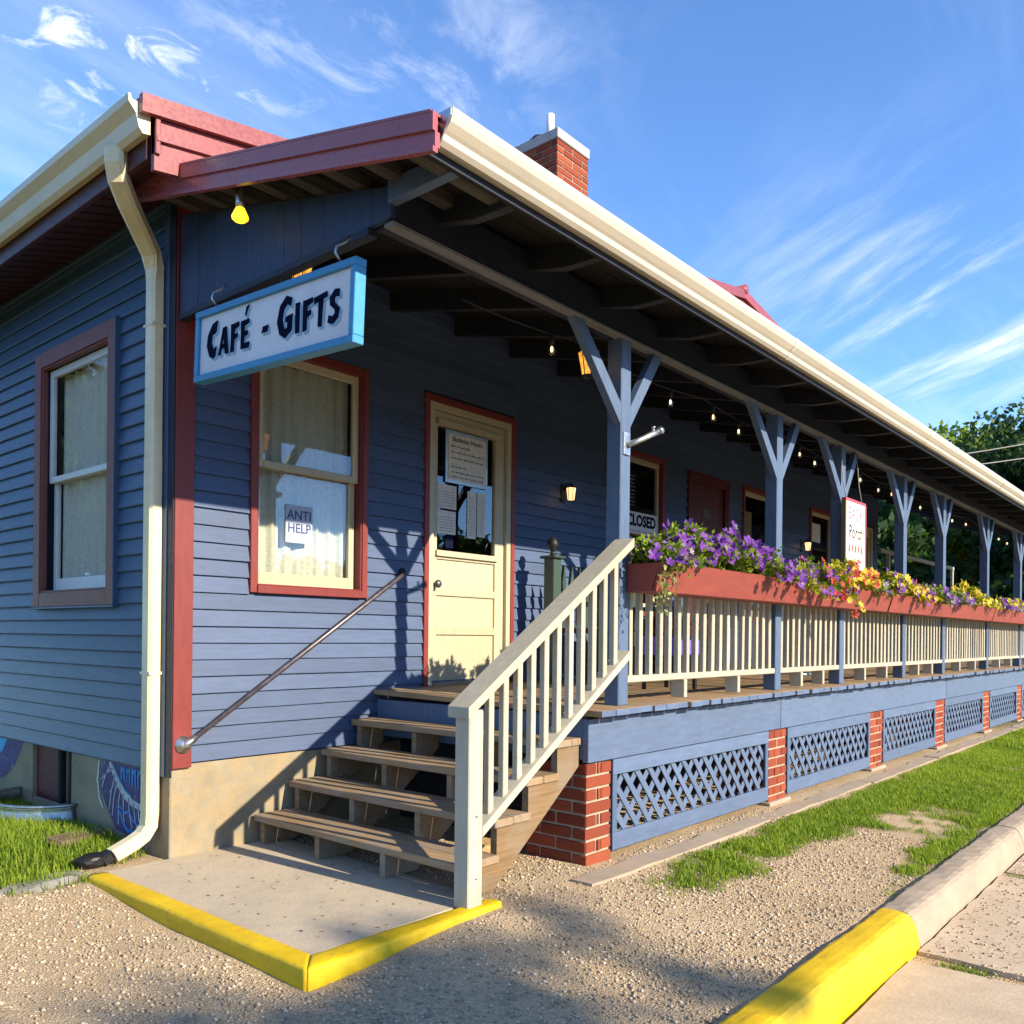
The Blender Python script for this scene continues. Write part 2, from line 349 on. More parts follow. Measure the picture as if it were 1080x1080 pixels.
def boxmesh(sx, sy, sz, mat, bev=0.003):
    key = (round(sx, 3), round(sy, 3), round(sz, 3), mat.name, bev)
    if key in _cache: return _cache[key]
    bm = bmesh.new(); bmesh.ops.create_cube(bm, size=1.0)
    bmesh.ops.scale(bm, vec=(sx, sy, sz), verts=bm.verts)
    b = min(bev, 0.3 * min(sx, sy, sz))
    if b > 0: bmesh.ops.bevel(bm, geom=bm.edges[:], offset=b, segments=1, affect='EDGES')
    me = bpy.data.meshes.new('box'); bm.to_mesh(me); bm.free(); me.materials.append(mat)
    _cache[key] = me; return me
def box(name, x0, x1, y0, y1, z0, z1, mat, parent=None, bev=0.003, rot=None):
    return obj(name, boxmesh(abs(x1 - x0), abs(y1 - y0), abs(z1 - z0), mat, bev),
               ((x0 + x1) / 2, (y0 + y1) / 2, (z0 + z1) / 2), parent, rot)
def prism(name, pts, axis, a0, a1, mat, parent=None, bev=0.0):
    """pts: 2-D polygon in the two other axes (in x,y,z order), extruded along axis"""
    n = len(pts); vs_ = []
    for a in (a0, a1):
        for p in pts:
            q = list(p); q.insert(axis, a); vs_.append(q)
    bm = bmesh.new(); v = [bm.verts.new(q) for q in vs_]
    bm.faces.new(v[:n]); bm.faces.new(v[n:][::-1])
    for i in range(n):
        j = (i + 1) % n; bm.faces.new((v[j], v[i], v[n + i], v[n + j]))
    bmesh.ops.recalc_face_normals(bm, faces=bm.faces[:])
    if bev: bmesh.ops.bevel(bm, geom=bm.edges[:], offset=bev, segments=1, affect='EDGES')
    ar = np.array([tuple(x.co) for x in bm.verts]); c = (ar.min(0) + ar.max(0)) / 2
    for x in bm.verts: x.co -= Vector(c)
    bmesh.ops.triangulate(bm, faces=[f for f in bm.faces if len(f.verts) > 4])
    me = bpy.data.meshes.new(name); bm.to_mesh(me); bm.free(); me.materials.append(mat)
    return obj(name, me, c, parent)
def tube_data(path, rad, seg=10, cap=True):
    path = [Vector(p) for p in path]; n = len(path)
    rad = rad if isinstance(rad, (list, tuple)) else [rad] * n
    V, F = [], []; t0 = None; u = None
    for i, p in enumerate(path):
        t = (path[min(i + 1, n - 1)] - path[max(i - 1, 0)]).normalized()
        if u is None:
            u = t.orthogonal().normalized()
        else:
            u = (u - t * u.dot(t)); u = u.normalized() if u.length > 1e-6 else t.orthogonal().normalized()
        w = t.cross(u)
        for k in range(seg):
            a = 2 * math.pi * k / seg; V.append(p + (u * math.cos(a) + w * math.sin(a)) * rad[i])
    for i in range(n - 1):
        for k in range(seg):
            k2 = (k + 1) % seg; F.append((i * seg + k, i * seg + k2, (i + 1) * seg + k2, (i + 1) * seg + k))
    if cap: F.append(tuple(range(seg))[::-1]); F.append(tuple((n - 1) * seg + k for k in range(seg)))
    return V, F
def tube(name, path, rad, mat, parent=None, seg=10):
    V, F = tube_data(path, rad, seg); return mobj(name, V, F, mat, parent, True)
def sweep_rect(name, path, w, d, wdir, mat, parent=None, bev=True):
    """rectangular section swept along a path; wdir is the direction of width"""
    path = [Vector(p) for p in path]; n = len(path); V, F = [], []; wl_ = [Vector(w_).normalized() for w_ in (wdir if isinstance(wdir, list) else [wdir] * n)]
    cuts = [(-.5, -.32), (-.32, -.5), (.32, -.5), (.5, -.32), (.5, .32), (.32, .5), (-.32, .5), (-.5, .32)]
    for i, p in enumerate(path):
        t = (path[min(i + 1, n - 1)] - path[max(i - 1, 0)]).normalized(); wd = wl_[i]; dd = t.cross(wd).normalized()
        for a, b in cuts: V.append(p + wd * a * w + dd * b * d)
    for i in range(n - 1):
        for k in range(8):
            k2 = (k + 1) % 8; F.append((i * 8 + k, i * 8 + k2, (i + 1) * 8 + k2, (i + 1) * 8 + k))
    F.append(tuple(range(8))[::-1]); F.append(tuple((n - 1) * 8 + k for k in range(8)))
    return mobj(name, V, F, mat, parent)
def lathe(name, prof, loc, mat, parent=None, seg=14, smooth=True):
    V, F = [], []; n = len(prof)
    for r, z in prof:
        for k in range(seg):
            a = 2 * math.pi * k / seg; V.append((r * math.cos(a), r * math.sin(a), z))
    for i in range(n - 1):
        for k in range(seg):
            k2 = (k + 1) % seg; F.append((i * seg + k, i * seg + k2, (i + 1) * seg + k2, (i + 1) * seg + k))
    F.append(tuple(range(seg))[::-1]); F.append(tuple((n - 1) * seg + k for k in range(seg)))
    return obj(name, mesh(name, V, F, mat, smooth), loc, parent)
def text(name, body, size, loc, mat, parent, rot=(R(90), 0, 0), bold=0.0, sx=1.0):
    cu_ = bpy.data.curves.new(name, 'FONT'); cu_.body = body; cu_.size = size; cu_.align_x = 'CENTER'; cu_.align_y = 'CENTER'
    cu_.offset = bold; cu_.extrude = 0.0006; cu_.resolution_u = 3; cu_.materials.append(mat)
    tmp = bpy.data.objects.new('tmp_text', cu_); col.objects.link(tmp); bpy.context.view_layer.update()
    me = bpy.data.meshes.new_from_object(tmp.evaluated_get(bpy.context.evaluated_depsgraph_get())); bpy.data.objects.remove(tmp); bpy.data.curves.remove(cu_)
    o = obj(name, me, loc, parent, rot); o.scale = (sx, 1, 1); return o
def subtract(a, b, holes):
    segs = [(a, b)]
    for h0, h1 in holes:
        out = []
        for s0, s1 in segs:
            if h1 <= s0 or h0 >= s1: out.append((s0, s1)); continue
            if h0 > s0: out.append((s0, h0))
            if h1 < s1: out.append((h1, s1))
        segs = out
    return [s for s in segs if s[1] - s[0] > 0.004]
def wall_mesh(name, a0, a1, z0, z1, holes, axis, d0, d1, mat, parent):
    """wall with rectangular holes as one mesh; axis 0: runs along X (depth Y), axis 1: runs along Y (depth X)"""
    za = sorted(set([z0, z1] + [h[2] for h in holes] + [h[3] for h in holes])); V, F = [], []
    for k in range(len(za) - 1):
        zl, zh = za[k], za[k + 1]; zm = (zl + zh) / 2
        for s0, s1 in subtract(a0, a1, [(h[0], h[1]) for h in holes if h[2] < zm < h[3]]):
            b = len(V)
            for z in (zl, zh):
                for (a, d) in ((s0, d0), (s1, d0), (s1, d1), (s0, d1)):
                    V.append((a, d, z) if axis == 0 else (d, a, z))
            F += [(b, b+1, b+5, b+4), (b+1, b+2, b+6, b+5), (b+2, b+3, b+7, b+6), (b+3, b, b+4, b+7), (b, b+3, b+2, b+1), (b+4, b+5, b+6, b+7)]
    return mobj(name, V, F, mat, parent)

# ------------------------------------------------------------------ terrain
def sstep(a, b, x):
    t = np.clip((x - a) / (b - a), 0, 1); return t * t * (3 - 2 * t)
def gh(x, y):
    """ground height"""
    x = np.asarray(x, float); y = np.asarray(y, float)
    z = -0.012 + 0 * x
    z = z - 0.055 * sstep(-1.9, -3.05, y)                    # falls gently to the kerb
    z = z - 0.050 * sstep(0.7, -0.4, x) * sstep(0.1, -1.0, y)  # lower around the pad
    z = z - 0.03 * sstep(-0.35, -1.2, x) * sstep(0.35, -0.3, y)
    z = z + 0.035 * sstep(0.2, 0.8, y) * sstep(0.3, -0.2, x)
    z = z - 0.145 * sstep(-3.15, -3.24, y) * sstep(-2.6, -1.2, x)          # drops to the parking level
    z = z + 0.006 * np.sin(x * 5.1 + 1.3 * y) * np.sin(y * 4.3 - 0.7 * x)
    return z
def pnoise(x, y, s, seed=0):
    r = np.random.default_rng(seed); out = 0 * x; amp = 0
    for o in range(5):
        a = r.uniform(0, 6.28, 4); k = s * 1.9 ** o; w = 0.62 ** o
        out = out + w * (np.sin(k * (x * math.cos(a[0]) + y * math.sin(a[0])) + a[1]) * np.sin(k * 1.13 * (x * math.cos(a[2]) + y * math.sin(a[2])) + a[3])); amp += w
    return out / amp
def lawn_mask(x, y):
    m = np.zeros_like(x)
    strip = sstep(-2.0, -2.12, y) * sstep(-3.16, -3.04, y) * sstep(1.2, 1.75, x)
    n = pnoise(x, y, 3.0, 3)
    # bare, gravelly patch between the kerb and the grass by the porch
    bare = np.exp(-(((x - 2.55 - 0.35 * (y + 2.8)) / 1.15) ** 2 + ((y + 2.74) / 0.24) ** 2) * 1.3)
    bare2 = np.exp(-(((x - 1.3) / 0.85) ** 2 + ((y + 2.85) / 0.5) ** 2))
    n2 = pnoise(x, y, 9.0, 17)
    m = strip * np.clip(0.52 + 0.95 * n + 0.75 * n2 - 2.0 * bare - 2.2 * bare2 + 0.45 * sstep(3.5, 8, x) + 0.75 * np.exp(-((y + 2.27) / 0.17) ** 2) + 0.55 * np.exp(-((y + 3.02) / 0.10) ** 2) * sstep(1.9, 2.4, x), 0, 1)
    left = sstep(0.02, 0.30, y + 0.22 * n + 0.25 * np.clip(x + 0.6, -1, 1) * -1.0) * sstep(0.06, -0.10, x)
    fringe = np.exp(-((y - 0.02 + 0.22 * (x + 0.6)) / 0.09) ** 2) * sstep(-0.35, -0.6, x) * 0.8
    return np.clip(np.maximum(m, np.maximum(left, fringe)), 0, 1)
def axis_pts(lo, hi, fine_lo, fine_hi, step):
    a = list(np.arange(fine_lo, fine_hi, step)); x = fine_hi; s = step
    while x < hi: a.append(x); s *= 1.3; x += s
    a.append(hi); x = fine_lo; s = step; b = []
    while x > lo: s *= 1.3; x -= s; b.append(max(x, lo))
    return sorted(set(b + a))
gx = np.array(axis_pts(-400, 400, -3.5, 15, 0.07)); gy = np.array(axis_pts(-400, 400, -4.6, 2.6, 0.05))
GX, GY = np.meshgrid(gx, gy); GZ = gh(GX, GY)
nx, ny = len(gx), len(gy)
gv = np.stack([GX.ravel(), GY.ravel(), GZ.ravel()], 1)
ii = (np.arange(ny - 1)[:, None] * nx + np.arange(nx - 1)[None, :]).ravel()
gf = np.stack([ii, ii + 1, ii + nx + 1, ii + nx], 1)
def np_mesh(name, v, f, mat, attr=None, smooth=False):
    me = bpy.data.meshes.new(name); nv, nf, k = len(v), len(f), f.shape[1]
    me.vertices.add(nv); me.vertices.foreach_set('co', v.astype(np.float32).ravel())
    me.loops.add(nf * k); me.loops.foreach_set('vertex_index', f.astype(np.int32).ravel())
    me.polygons.add(nf); me.polygons.foreach_set('loop_start', (np.arange(nf) * k).astype(np.int32))
    me.polygons.foreach_set('loop_total', np.full(nf, k, np.int32))
    if smooth: me.polygons.foreach_set('use_smooth', np.ones(nf, bool))
    me.update(calc_edges=True)
    if attr:
        for an, av in attr.items():
            a = me.attributes.new(an, 'FLOAT', 'POINT'); a.data.foreach_set('value', av.astype(np.float32))
    me.materials.append(mat); return me
def groundmat():
    t = NT('gravel_and_soil'); v = t.geo()
    at = t.n.new('ShaderNodeAttribute'); at.attribute_name = 'lawn'
    vo = t.vor(v, 110); vo2 = t.vor(v, 240); n1 = t.noise(v, 1.3, 5, 0.6); n2 = t.noise(v, 16, 5, 0.7); n3 = t.noise(v, 120, 3, 0.7)
    sep = t.n.new('ShaderNodeSeparateColor'); t.l.new(vo.outputs['Color'], sep.inputs[0])
    g = t.mix(sep.outputs[0], (0.38, 0.285, 0.17), (0.72, 0.555, 0.35))
    g = t.mix(t.rng(n2, 0.35, 0.7, 0, 0.6), g, (0.42, 0.315, 0.19))
    g = t.mix(t.rng(n1, 0.4, 0.65, 0, 0.6), g, (0.60, 0.46, 0.29))
    g = t.mix(t.rng(t.noise(v, 0.75, 4, 0.6, 0.4), 0.44, 0.62, 0, 0.75), g, (0.50, 0.36, 0.20))
    g = t.mix(t.rng(t.noise(v, 5.5, 6, 0.7), 0.5, 0.74, 0, 0.45), g, (0.32, 0.225, 0.13))
    g = t.mix(t.rng(n3, 0.3, 0.7, 0, 0.35), g, (0.15, 0.125, 0.10))
    soil = t.mix(t.rng(n2, 0.3, 0.7), (0.07, 0.075, 0.022), (0.13, 0.12, 0.045))
    t.base(t.mix(t.rng(at.outputs['Fac'], 0.05, 0.7), g, soil)); t.rough(0.95); t.b.inputs['Specular IOR Level'].default_value = 0.15
    h = t.math('ADD', t.math('MULTIPLY', vo.outputs['Distance'], -0.8), t.math('MULTIPLY', vo2.outputs['Distance'], -0.4))
    t.bump(t.math('ADD', h, t.math('MULTIPLY', n2, 0.5)), 0.8, 0.012); return t.m
far_lawn = np.clip(lawn_mask(gv[:, 0], gv[:, 1]) + sstep(9, 16, gv[:, 0]) * sstep(-3.3, -3.0, gv[:, 1]) + sstep(3, 6, gv[:, 1]) + sstep(-13, -14.5, gv[:, 1]) + sstep(-4, -6, gv[:, 0]), 0, 1)
ground = obj('ground', np_mesh('ground', gv, gf, groundmat(), {'lawn': far_lawn}, True), (0, 0, 0)); tag(ground, kind='structure')

# parking slabs beyond the kerb
lot = empty('parking_lot', (3, -5, -0.25), kind='structure')
def slab(x0, x1, y0, y1, z):
    n = 14; V = []; F = []
    pts = []
    for i in range(n): pts.append((x0 + (x1 - x0) * i / n, y1 + random.uniform(-.008, .008)))
    for i in range(n): pts.append((x1 + random.uniform(-.012, .012), y1 + (y0 - y1) * i / n))
    for i in range(n): pts.append((x1 + (x0 - x1) * i / n, y0))
    for i in range(n): pts.append((x0 + random.uniform(-.012, .012), y0 + (y1 - y0) * i / n))
    o = prism('concrete_slab', pts, 2, z - 0.06, z, M['lot'], lot); return o
LOTZ = -0.192
slab(-1.6, 1.72, -5.6, -3.328, LOTZ - 0.004); slab(1.84, 3.55, -5.6, -3.328, LOTZ); slab(3.68, 8.0, -5.6, -3.33, LOTZ - 0.006); slab(8.05, 16, -5.6, -3.33, LOTZ)
def asphalt():
    t = NT('asphalt'); v = t.geo(); n1 = t.noise(v, 140, 4, 0.7); n2 = t.noise(v, 1.5, 5, 0.6)
    t.base(t.mix(t.rng(n1, .3, .7), (.032, .031, .030), (.075, .072, .068))); t.rough(.9); t.bump(n1, .5, .006); return t.m
street = mobj('street', [(-120, -14.5, -.232), (120, -14.5, -.232), (120, -5.62, -.232), (-120, -5.62, -.232)], [(0, 1, 2, 3)], asphalt()); tag(street, kind='structure')  # unseen dark asphalt added to cut bounce light onto the porch
# kerb
def wob(x, seed, amp):
    return amp * (math.sin(x * 7.3 + seed) + .6 * math.sin(x * 17.1 + 2.1 * seed) + .4 * math.sin(x * 41 + 3.7 * seed) + .25 * math.sin(x * 83 + seed))
def kerb_part(name, x0, x1, mat, parent, jitter=0.0012):
    prof = [(-3.13, -0.35), (-3.13, -0.062), (-3.137, -0.050), (-3.15, -0.045), (-3.20, -0.044), (-3.24, -0.046), (-3.262, -0.052), (-3.280, -0.066), (-3.292, -0.088), (-3.305, -0.13), (-3.315, -0.18), (-3.325, -0.35)]
    n = max(2, int((x1 - x0) / 0.03)); V, F = [], []; k = len(prof)
    for i in range(n + 1):
        x = x0 + (x1 - x0) * i / n
        for q, (y, z) in enumerate(prof):
            V.append((x, y + wob(x, q * .7 + x0, jitter) + random.uniform(-.0012, .0012), z + wob(x, q * .9 + 5 + x0, jitter * .8) + random.uniform(-.001, .001)))
    for i in range(n):
        for j in range(k - 1): F.append((i * k + j, (i + 1) * k + j, (i + 1) * k + j + 1, i * k + j + 1))
    F.append(tuple(range(k))); F.append(tuple(n * k + j for j in range(k))[::-1])
    return mobj(name, V, F, mat, parent)
kerb = empty('kerb', (2, -3.2, -0.2), kind='structure')
kerb_part('painted_kerb_stone', -1.6, 1.90, M['yellow'], kerb)
for a, b in ((1.906, 4.35), (4.36, 7.0), (7.01, 10.5), (10.51, 15.5)): kerb_part('kerb_stone', a, b, M['curb'], kerb, 0.0022)

# low concrete edging strip along the porch
ed = empty('concrete_edging', (7, -1.95, 0), label='low crumbly concrete edging strip between the lattice and the grass', cat='edging')
for i in range(7):
    x0 = 1.15 + i * 2.1; pts = []
    for j in range(13): pts.append((x0 + 2.08 * j / 12, -2.00 + random.uniform(-.014, .014)))
    for j in range(13): pts.append((x0 + 2.08 * (12 - j) / 12, -1.86 + random.uniform(-.03, .014)))
    prism('edging_length', pts, 2, -0.08, -0.002 + random.uniform(-.004, .004), M['curb'], ed)

# entrance pad with yellow-painted rim
pad = empty('entrance_pad', (0.2, -0.9, 0), kind='structure')
prism('pad_slab', [(-0.36, -0.01), (0.70, -0.01), (0.66, -1.0), (0.62, -1.74), (-0.36, -1.74)], 2, -0.2, 0.0, M['pad'], pad)
def rim(pts_in, pts_out, name):
    n = 70; V, F = [], []
    for i in range(n + 1):
        f = i / n
        a = Vector(pts_in[0]).lerp(Vector(pts_in[1]), f); b = Vector(pts_out[0]).lerp(Vector(pts_out[1]), f); o = (b - a).normalized()
        for q, (t, off, zz) in enumerate(((0, 0, -.2), (0, 0, .003), (.12, 0, .010), (.35, 0, .013), (.80, 0, .012), (.96, 0, .008), (1, 0, -.003), (1, .004, -.04), (1, .008, -.08), (1, .012, -.2))):
            w = wob(i * .022, q + pts_in[0][1], .0014) + random.uniform(-.0008, .0008); p = a.lerp(b, t) + o * (off + w * (1 if q > 1 else 0))
            V.append((p.x, p.y, zz + wob(i * .022, q * 1.3 + 2, .0010)))
    k = 10
    for i in range(n):
        for q in range(k - 1): F.append((i * k + q, (i + 1) * k + q, (i + 1) * k + q + 1, i * k + q + 1))
    F.append(tuple(range(k))); F.append(tuple(n * k + q for q in range(k))[::-1])
    return mobj(name, V, F, M['yellow'], pad, True)
rim([(-0.36, -0.06, 0), (-0.36, -1.74, 0)], [(-0.47, -0.05, 0), (-0.47, -1.87, 0)], 'painted_rim')
rim([(-0.36, -1.745, 0), (0.60, -1.77, 0)], [(-0.468, -1.872, 0), (0.62, -1.86, 0)], 'painted_rim')

# ------------------------------------------------------------------ building
bld = empty('cafe_building', (0, 0, 0), label='blue clapboard cafe building with red trim, red metal roof and brick chimney', cat='building')
BX1 = 11.7; BY1 = 9.0
# foundation
fd = empty('foundation', (0, 0, 0), bld)
box('foundation_wall', -0.012, BX1, -0.006, 0.2, -0.3, 0.505, M['conc'], fd, 0.006)
wall_mesh('foundation_wall', 0.2, BY1, -0.3, 0.47, [(1.24, 1.86, 0.08, 0.471)], 1, -0.012, 0.2, M['conc'], fd)
box('foundation_wall', BX1 - 0.2, BX1, 0.2, BY1, -0.3, 0.5, M['conc'], fd)
# basement hatch
hatch = empty('basement_window', (0, 1.55, 0.1), bld)
box('shutter', 0.012, 0.04, 1.50, 1.855, 0.10, 0.47, M['crimson'], hatch)
box('window_frame', 0.008, 0.06, 1.455, 1.50, 0.085, 0.47, M['dark'], hatch)
box('window_frame', 0.02, 0.06, 1.25, 1.285, 0.085, 0.47, M['bark'], hatch)
box('window_frame', 0.02, 0.058, 1.37, 1.40, 0.085, 0.47, M['bark'], hatch)
box('recess', 0.14, 0.18, 1.245, 1.855, 0.082, 0.468, M['dark'], hatch)
box('sill', -0.008, 0.07, 1.242, 1.858, 0.06, 0.10, M['conc'], hatch)

# openings (front wall): x0,x1,z0,z1
DECKZ = 0.865
W1 = (0.51, 1.275, 1.525, 2.92); W2 = (4.32, 5.08, 1.49, 2.95); W3 = (6.95, 7.7, 1.49, 2.95); W4 = (8.95, 9.7, 1.49, 2.95)
D1 = (1.90, 2.785, DECKZ, 2.90); D2 = (5.66, 6.50, DECKZ, 2.93); D3 = (10.55, 11.4, DECKZ, 2.95)
front = wall_mesh('front_wall', 0.0, BX1, 0.5, 4.0, [W1, W2, W3, W4, D1, D2, D3], 0, 0.0, 0.12, M['dnavy'], bld)
LW = (0.735, 1.695, 1.50, 2.98)
left = wall_mesh('side_wall', 0.12, BY1, 0.47, 3.75, [LW], 1, 0.0, 0.12, M['dnavy'], bld)
wall_mesh('side_wall', 0.12, BY1, 0.5, 3.75, [], 1, BX1 - 0.12, BX1, M['clap'], bld)
wall_mesh('back_wall', 0.12, BX1 - 0.12, -0.2, 3.75, [], 0, BY1 - 0.12, BY1, M['clap'], bld)
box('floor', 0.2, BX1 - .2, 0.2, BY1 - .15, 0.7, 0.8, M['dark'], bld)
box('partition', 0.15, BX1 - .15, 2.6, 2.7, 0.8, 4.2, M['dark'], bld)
# clapboards
EXPO = 0.0945
trim = 0.056
def red_out(o, t=trim): return (o[0] - t, o[1] + t, o[2] - t, o[3] + t)
fh = [red_out(W1), red_out(W2), red_out(W3), red_out(W4), (D1[0] - .047, D1[1] + .047, D1[2], D1[3] + .05), (D2[0] - .047, D2[1] + .047, D2[2], D2[3] + .06), (D3[0] - .047, D3[1] + .047, D3[2], D3[3] + .06)]
def clap_front(x0, x1, z):
    n = max(1, round((x1 - x0) / .35)); V, F = [], []; j = random.uniform(-.0025, .0025); w = random.uniform(-.0015, .0015)
    for i in range(n + 1):
        x = x0 + (x1 - x0) * i / n; zb = z + w + random.uniform(-.0013, .0013); d = random.uniform(-.0012, .0012)
        V += [(x, -0.001, zb + .001), (x, -0.025 + j + d, zb), (x, -0.0245 + j + d, zb + .005), (x, -0.006, z + EXPO + .012), (x, -0.001, z + EXPO + .012)]
    for i in range(n):
        for k in range(5):
            k2 = (k + 1) % 5; F.append((i * 5 + k, (i + 1) * 5 + k, (i + 1) * 5 + k2, i * 5 + k2))
    F.append((0, 1, 2, 3, 4)); F.append(tuple(n * 5 + k for k in (4, 3, 2, 1, 0)))
    return mobj('clapboard', V, F, M['clap'], front)
k = 0; z = 0.515
while z < 3.62:
    zm = z + EXPO / 2
    for s0, s1 in subtract(0.0995, BX1 - 0.01, [(h[0], h[1]) for h in fh if h[2] < zm < h[3]]):
        # butt joints along the run
        cuts = [s0]; x = s0 + random.uniform(1.6, 3.6)
        while x < s1 - 0.5: cuts.append(x); x += random.uniform(2.4, 3.6)
        cuts.append(s1)
        for a, b in zip(cuts[:-1], cuts[1:]): clap_front(a + .0008, b - .0008, z)
    z += EXPO
EXL = 0.0935
z = 0.462
LWo = (LW[0] - .11, LW[1] + .115, LW[2] - .115, LW[3] + .115)
while z < 3.66:
    zm = z + EXL / 2
    for s0, s1 in subtract(0.085, 6.0, [LWo[:2]] if LWo[2] < zm < LWo[3] else []):
        ye = (s0, s1)
        V = [(-0.002, s0, z), (-0.022, s0, z), (-0.024, s0, z + .006), (-0.006, s0, z + EXL + .01), (-0.002, s0, z + EXL + .01)]
        V += [(v[0], s1, v[2]) for v in V]
        F = [(4, 3, 2, 1, 0), (5, 6, 7, 8, 9), (0, 1, 6, 5), (1, 2, 7, 6), (2, 3, 8, 7), (3, 4, 9, 8), (4, 0, 5, 9)]
        mobj('siding_board', V, F, M['clap_l'], left)
    z += EXL
# corner boards
box('corner_board', -0.014, 0.098, -0.034, -0.0005, 0.488, 3.62, M['red'], bld)
box('corner_channel', -0.03, 0.0, 0.028, 0.082, 0.44, 3.64, M['clap_l'], bld)
box('corner_channel', -0.024, -0.0145, -0.03, 0.026, 0.44, 3.64, M['dnavy'], bld)
# window builder -------------------------------------------------
def curtain_mesh(x0, x1, z0, z1, y, mat, parent, axis=0, seed=1):
    r = random.Random(seed); n = 90; V, F = [], []; ph = r.uniform(0, 6)
    for i in range(n + 1):
        f = i / n; a = x0 + (x1 - x0) * f
        off = 0.014 * math.sin(f * 43 + ph) + 0.006 * math.sin(f * 97 + 2 * ph) + 0.005 * math.sin(f * 17)
        for zz in (z0, z1):
            d = y + off * (1.15 if zz == z0 else 0.8)
            V.append((a, d, zz) if axis == 0 else (d, a, zz))
    for i in range(n): F.append((2 * i, 2 * i + 2, 2 * i + 3, 2 * i + 1))
    return mobj('curtain', V, F, mat, parent, True)
def window_front(W, sash, seed, curt=True, name='window'):
    x0, x1, z0, z1 = W; w = empty(name, ((x0 + x1) / 2, 0, z0), bld); t = trim
    def b(n, a, c, y0, y1, e, f, m=sash, bev=.003): return box(n, a, c, y0, y1, e, f, m, w, bev)
    b('casing', x0 - t, x0 - .012, -.038, .0, z0 - t + .002, z1 + t - .002, M['red']); b('casing', x1 + .012, x1 + t, -.038, .0, z0 - t + .002, z1 + t - .002, M['red'])
    b('casing', x0 - .012, x1 + .012, -.033, .0, z1 + .012, z1 + t, M['red']); b('sill', x0 - .012, x1 + .012, -.046, .0, z0 - t, z0 - .008, M['red'])
    b('jamb', x0 - .012, x0, -.03, .11, z0 - .008, z1 + .012, M['red']); b('jamb', x1, x1 + .012, -.03, .11, z0 - .008, z1 + .012, M['red'])
    b('jamb', x0, x1, -.03, .11, z1, z1 + .012, M['red']); b('jamb', x0, x1, -.03, .11, z0 - .008, z0, M['red'])
    zm = z0 + (z1 - z0) * 0.515; s = 0.045
    # upper sash (outer), lower sash (behind)
    for (za, zb, y0, y1, bot, top) in ((zm - .022, z1, 0.0, 0.032, .045, .05), (z0, zm + .02, 0.036, 0.066, .075, .04)):
        sa = empty('sash', ((x0 + x1) / 2, y0, za), w)
        box('stile', x0 + .001, x0 + s, y0, y1, za, zb, sash, w); box('stile', x1 - s, x1 - .001, y0, y1, za, zb, sash, w)
        box('rail', x0 + s, x1 - s, y0 + .001, y1 - .001, za, za + bot, sash, w); box('rail', x0 + s, x1 - s, y0 + .001, y1 - .001, zb - top, zb, sash, w)
        bpy.data.objects.remove(sa)
        box('pane', x0 + s - .004, x1 - s + .004, (y0 + y1) / 2 - .002, (y0 + y1) / 2 + .002, za + bot - .004, zb - top + .004, M['glass'], w, 0)
    if curt: curtain_mesh(x0 + .01, x1 - .01, z0 + .02, z1 - .02, .105, M['curtain'], w, 0, seed)
    return w
window_front(W1, M['cream'], 3); window_front(W2, M['cream'], 5, False); window_front(W3, M['cream'], 6, False); window_front(W4, M['cream'], 8, False)
# left wall window
lw = empty('window', (0, 1.2, 1.4), bld)
def lb(n, y0, y1, x0, x1, z0, z1, m): return box(n, x0, x1, y0, y1, z0, z1, m, lw)
y0, y1, z0, z1 = LW
lb('casing', y0 - .108, y0 - .012, -.045, 0, z0 - .108, z1 + .112, M['vinylbrown']); lb('casing', y1 + .012, y1 + .113, -.045, 0, z0 - .108, z1 + .112, M['vinylbrown'])
lb('casing', y0 - .012, y1 + .012, -.044, 0, z1 + .012, z1 + .112, M['vinylbrown']); lb('casing', y0 - .012, y1 + .012, -.044, 0, z0 - .108, z0 - .012, M['vinylbrown'])
lb('flashing', y0 - .118, y0 - .109, -.05, 0, z0 - .118, z1 + .118, M['clap_l']); lb('flashing', y0 - .118, y1 + .12, -.051, 0, z0 - .122, z0 - .109, M['clap_l'])
for a, b_ in ((y0 - .012, y0), (y1, y1 + .012)): lb('jamb', a, b_, -.035, .10, z0 - .012, z1 + .012, M['vinylbrown'])
for a, b_ in ((z0 - .012, z0), (z1, z1 + .012)): lb('jamb', y0, y1, -.035, .10, a, b_, M['vinylbrown'])
zm = 2.245
for (za, zb, xa, xb, bot, top) in ((zm - .02, z1, 0.012, 0.04, .04, .05), (z0, zm + .02, 0.044, 0.072, .085, .04)):
    for a, b_ in ((y0 + .001, y0 + .05), (y1 - .05, y1 - .001)): lb('stile', a, b_, xa, xb, za, zb, M['white'])
    lb('rail', y0 + .05, y1 - .05, xa + .001, xb - .001, za, za + bot, M['white']); lb('rail', y0 + .05, y1 - .05, xa + .001, xb - .001, zb - top, zb, M['white'])
    box('pane', (xa + xb) / 2 - .002, (xa + xb) / 2 + .002, y0 + .046, y1 - .046, za + bot - .004, zb - top + .004, M['glass_side'], lw, 0)
curtain_mesh(y0 + .01, y1 - .01, z0 + .02, z1 - .02, .092, M['curtain'], lw, 1, 9)

